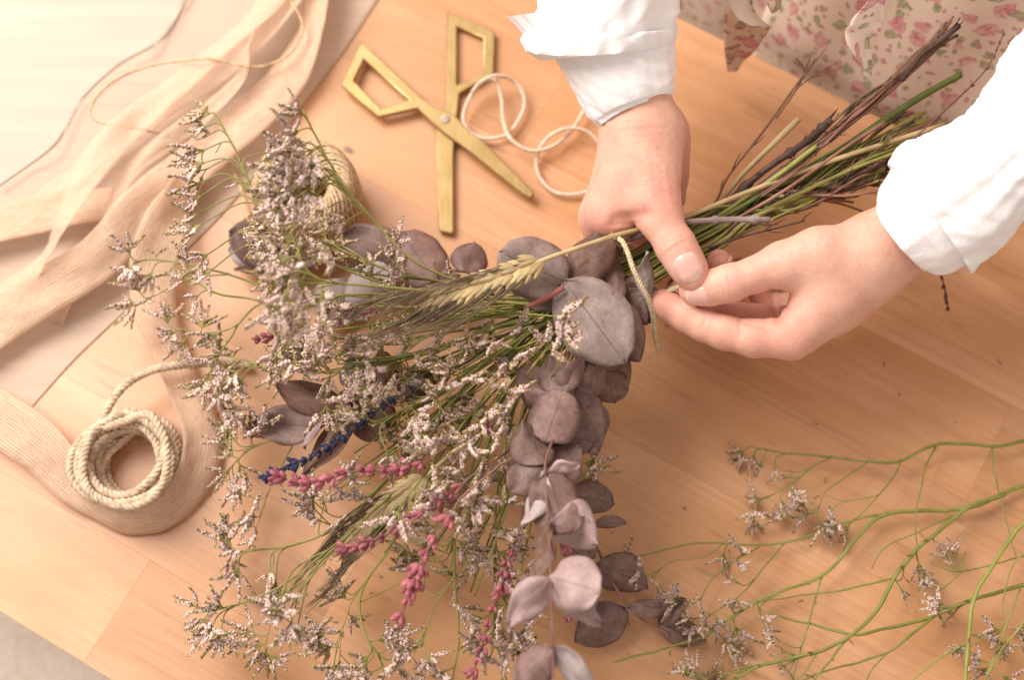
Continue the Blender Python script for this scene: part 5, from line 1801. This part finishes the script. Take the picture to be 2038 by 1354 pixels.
s3 = sprig('statice_sprig', [(2000, 985, .010), (1929, 1010, .012), (1881, 1047, .014), (1821, 1099, .016), (1780, 1151, .018), (1747, 1215, .020), (1691, 1268, .022), (1628, 1298, .024), (1523, 1324, .026), (1467, 1350, .028), (1400, 1390, .03)],
           LZ([(1829, 1124), (1838, 1148), (1796, 1178, .8), (1797, 1148, .6, False), (1560, 1298, .8, False), (1562, 1326, .8), (1420, 1340), (1390, 1345), (1440, 1352), (1370, 1340), (1614, 1346, .6, False)]), None, .0012, .0007, GREEN, rl,
           [[(1929, 1012, .012), (1821, 1062, .014), (1758, 1092, .014), (1735, 1133, .012), .0008], [(1780, 1152, .018), (1672, 1175, .016), (1568, 1190, .014), (1505, 1198, .012), .0010],
            [(1691, 1268, .022), (1640, 1330, .022), (1600, 1380, .02), .0010], [(1628, 1298, .024), (1600, 1340, .024), (1560, 1380, .02), .0007]], root_stem=True)
tag(s3, 'loose statice sprig curving down between the thick stemmed sprig and the near edge', 'sprig', 'loose statice sprigs')
s4 = sprig('statice_sprig', [(2180, 1120, .012), (2038, 1166, .014), (1940, 1193, .016), (1858, 1227, .016), (1765, 1252, .015), (1702, 1264, .014), (1640, 1250, .012), (1580, 1235, .010), (1530, 1220, .010)],
           LZ([(1888, 1107), (1904, 1104, .8), (1888, 1126, .7), (1855, 1166, .7), (1860, 1192), (1874, 1208), (1896, 1224, .7, False)]), None, .0011, .0005, GREEN, rl,
           [[(1858, 1227, .016), (1810, 1268, .018), (1765, 1300, .018), (1700, 1322, .016), (1635, 1340, .014), (1560, 1372, .012), .0012], [(2060, 1104, .014), (2022, 1112, .014), (1914, 1138, .014), (1872, 1130, .014), (1851, 1120, .014), .0008],
            [(1914, 1138, .014), (1885, 1168, .014), (1862, 1180, .014), .0005], [(1765, 1300, .018), (1730, 1345, .016), (1715, 1400, .014), .0007]], root_stem=True)
tag(s4, 'loose statice sprig forking low, crossed by an upright stem near the side edge', 'sprig', 'loose statice sprigs')
s5 = sprig('statice_sprig', [(2140, 960, .022), (2038, 1044, .024), (2015, 1068, .024), (1981, 1118, .024), (1940, 1190, .024), (1930, 1241, .024), (1922, 1354, .024), (1918, 1420, .024)],
           LZ([(1985, 1256), (2000, 1280), (1977, 1270), (2033, 1248), (1910, 1290), (1920, 1300, .8), (1951, 1319), (1962, 1332), (2000, 1350), (2030, 1262), (1995, 1300, .7)]), None, .0012, .0009, GREEN, rl,
           [[(2060, 1090, .024), (2020, 1120, .022), (2000, 1180, .020), (1995, 1235, .018), .0008], [(2030, 1175, .02), (2010, 1230, .020), (1985, 1290, .018), (1958, 1360, .016), .0008], [(2080, 1190, .02), (2030, 1250, .02), (1990, 1300, .018), (1950, 1370, .018), .0010],
            [(1915, 1285, .024), (1860, 1320, .022), (1800, 1370, .020), .0009], [(1925, 1290, .024), (1965, 1265, .022), (1985, 1235, .02), .0006]], root_stem=True)
tag(s5, 'loose statice sprig in the near side corner with one long upright stem', 'sprig', 'loose statice sprigs')

# ------------------------------------------------------------------ fallen bits
mb = MB()
rc = random.Random(77)
for _ in range(70):
    px, py = rc.choice([(rc.uniform(700, 1250), rc.uniform(1050, 1340)), (rc.uniform(1200, 2000), rc.uniform(640, 1340)), (rc.uniform(380, 700), rc.uniform(700, 1300))])
    p = P(px, py, .0007)
    d = Vector((rc.uniform(-1, 1), rc.uniform(-1, 1), rc.uniform(-.05, .25))).normalized()
    if rc.random() < 0.6:
        floret(mb, p, d, rc.uniform(.0010, .0022), rc, rc.random() < .5)
    else:
        L = rc.uniform(.001, .004)
        mb.tube([p, p + Vector((d.x, d.y, 0.05)) * L * .5, p + Vector((d.y * .2 + d.x, d.y - d.x * .2, 0)) * L], [.00022, .0002, .00012], 4, 0)
o = mb.build('fallen_florets', [BROWN, CALYX, PETAL, PETAL2])
tag(o, 'tiny fallen florets and stem crumbs scattered on the table', 'plant debris', kind='stuff')
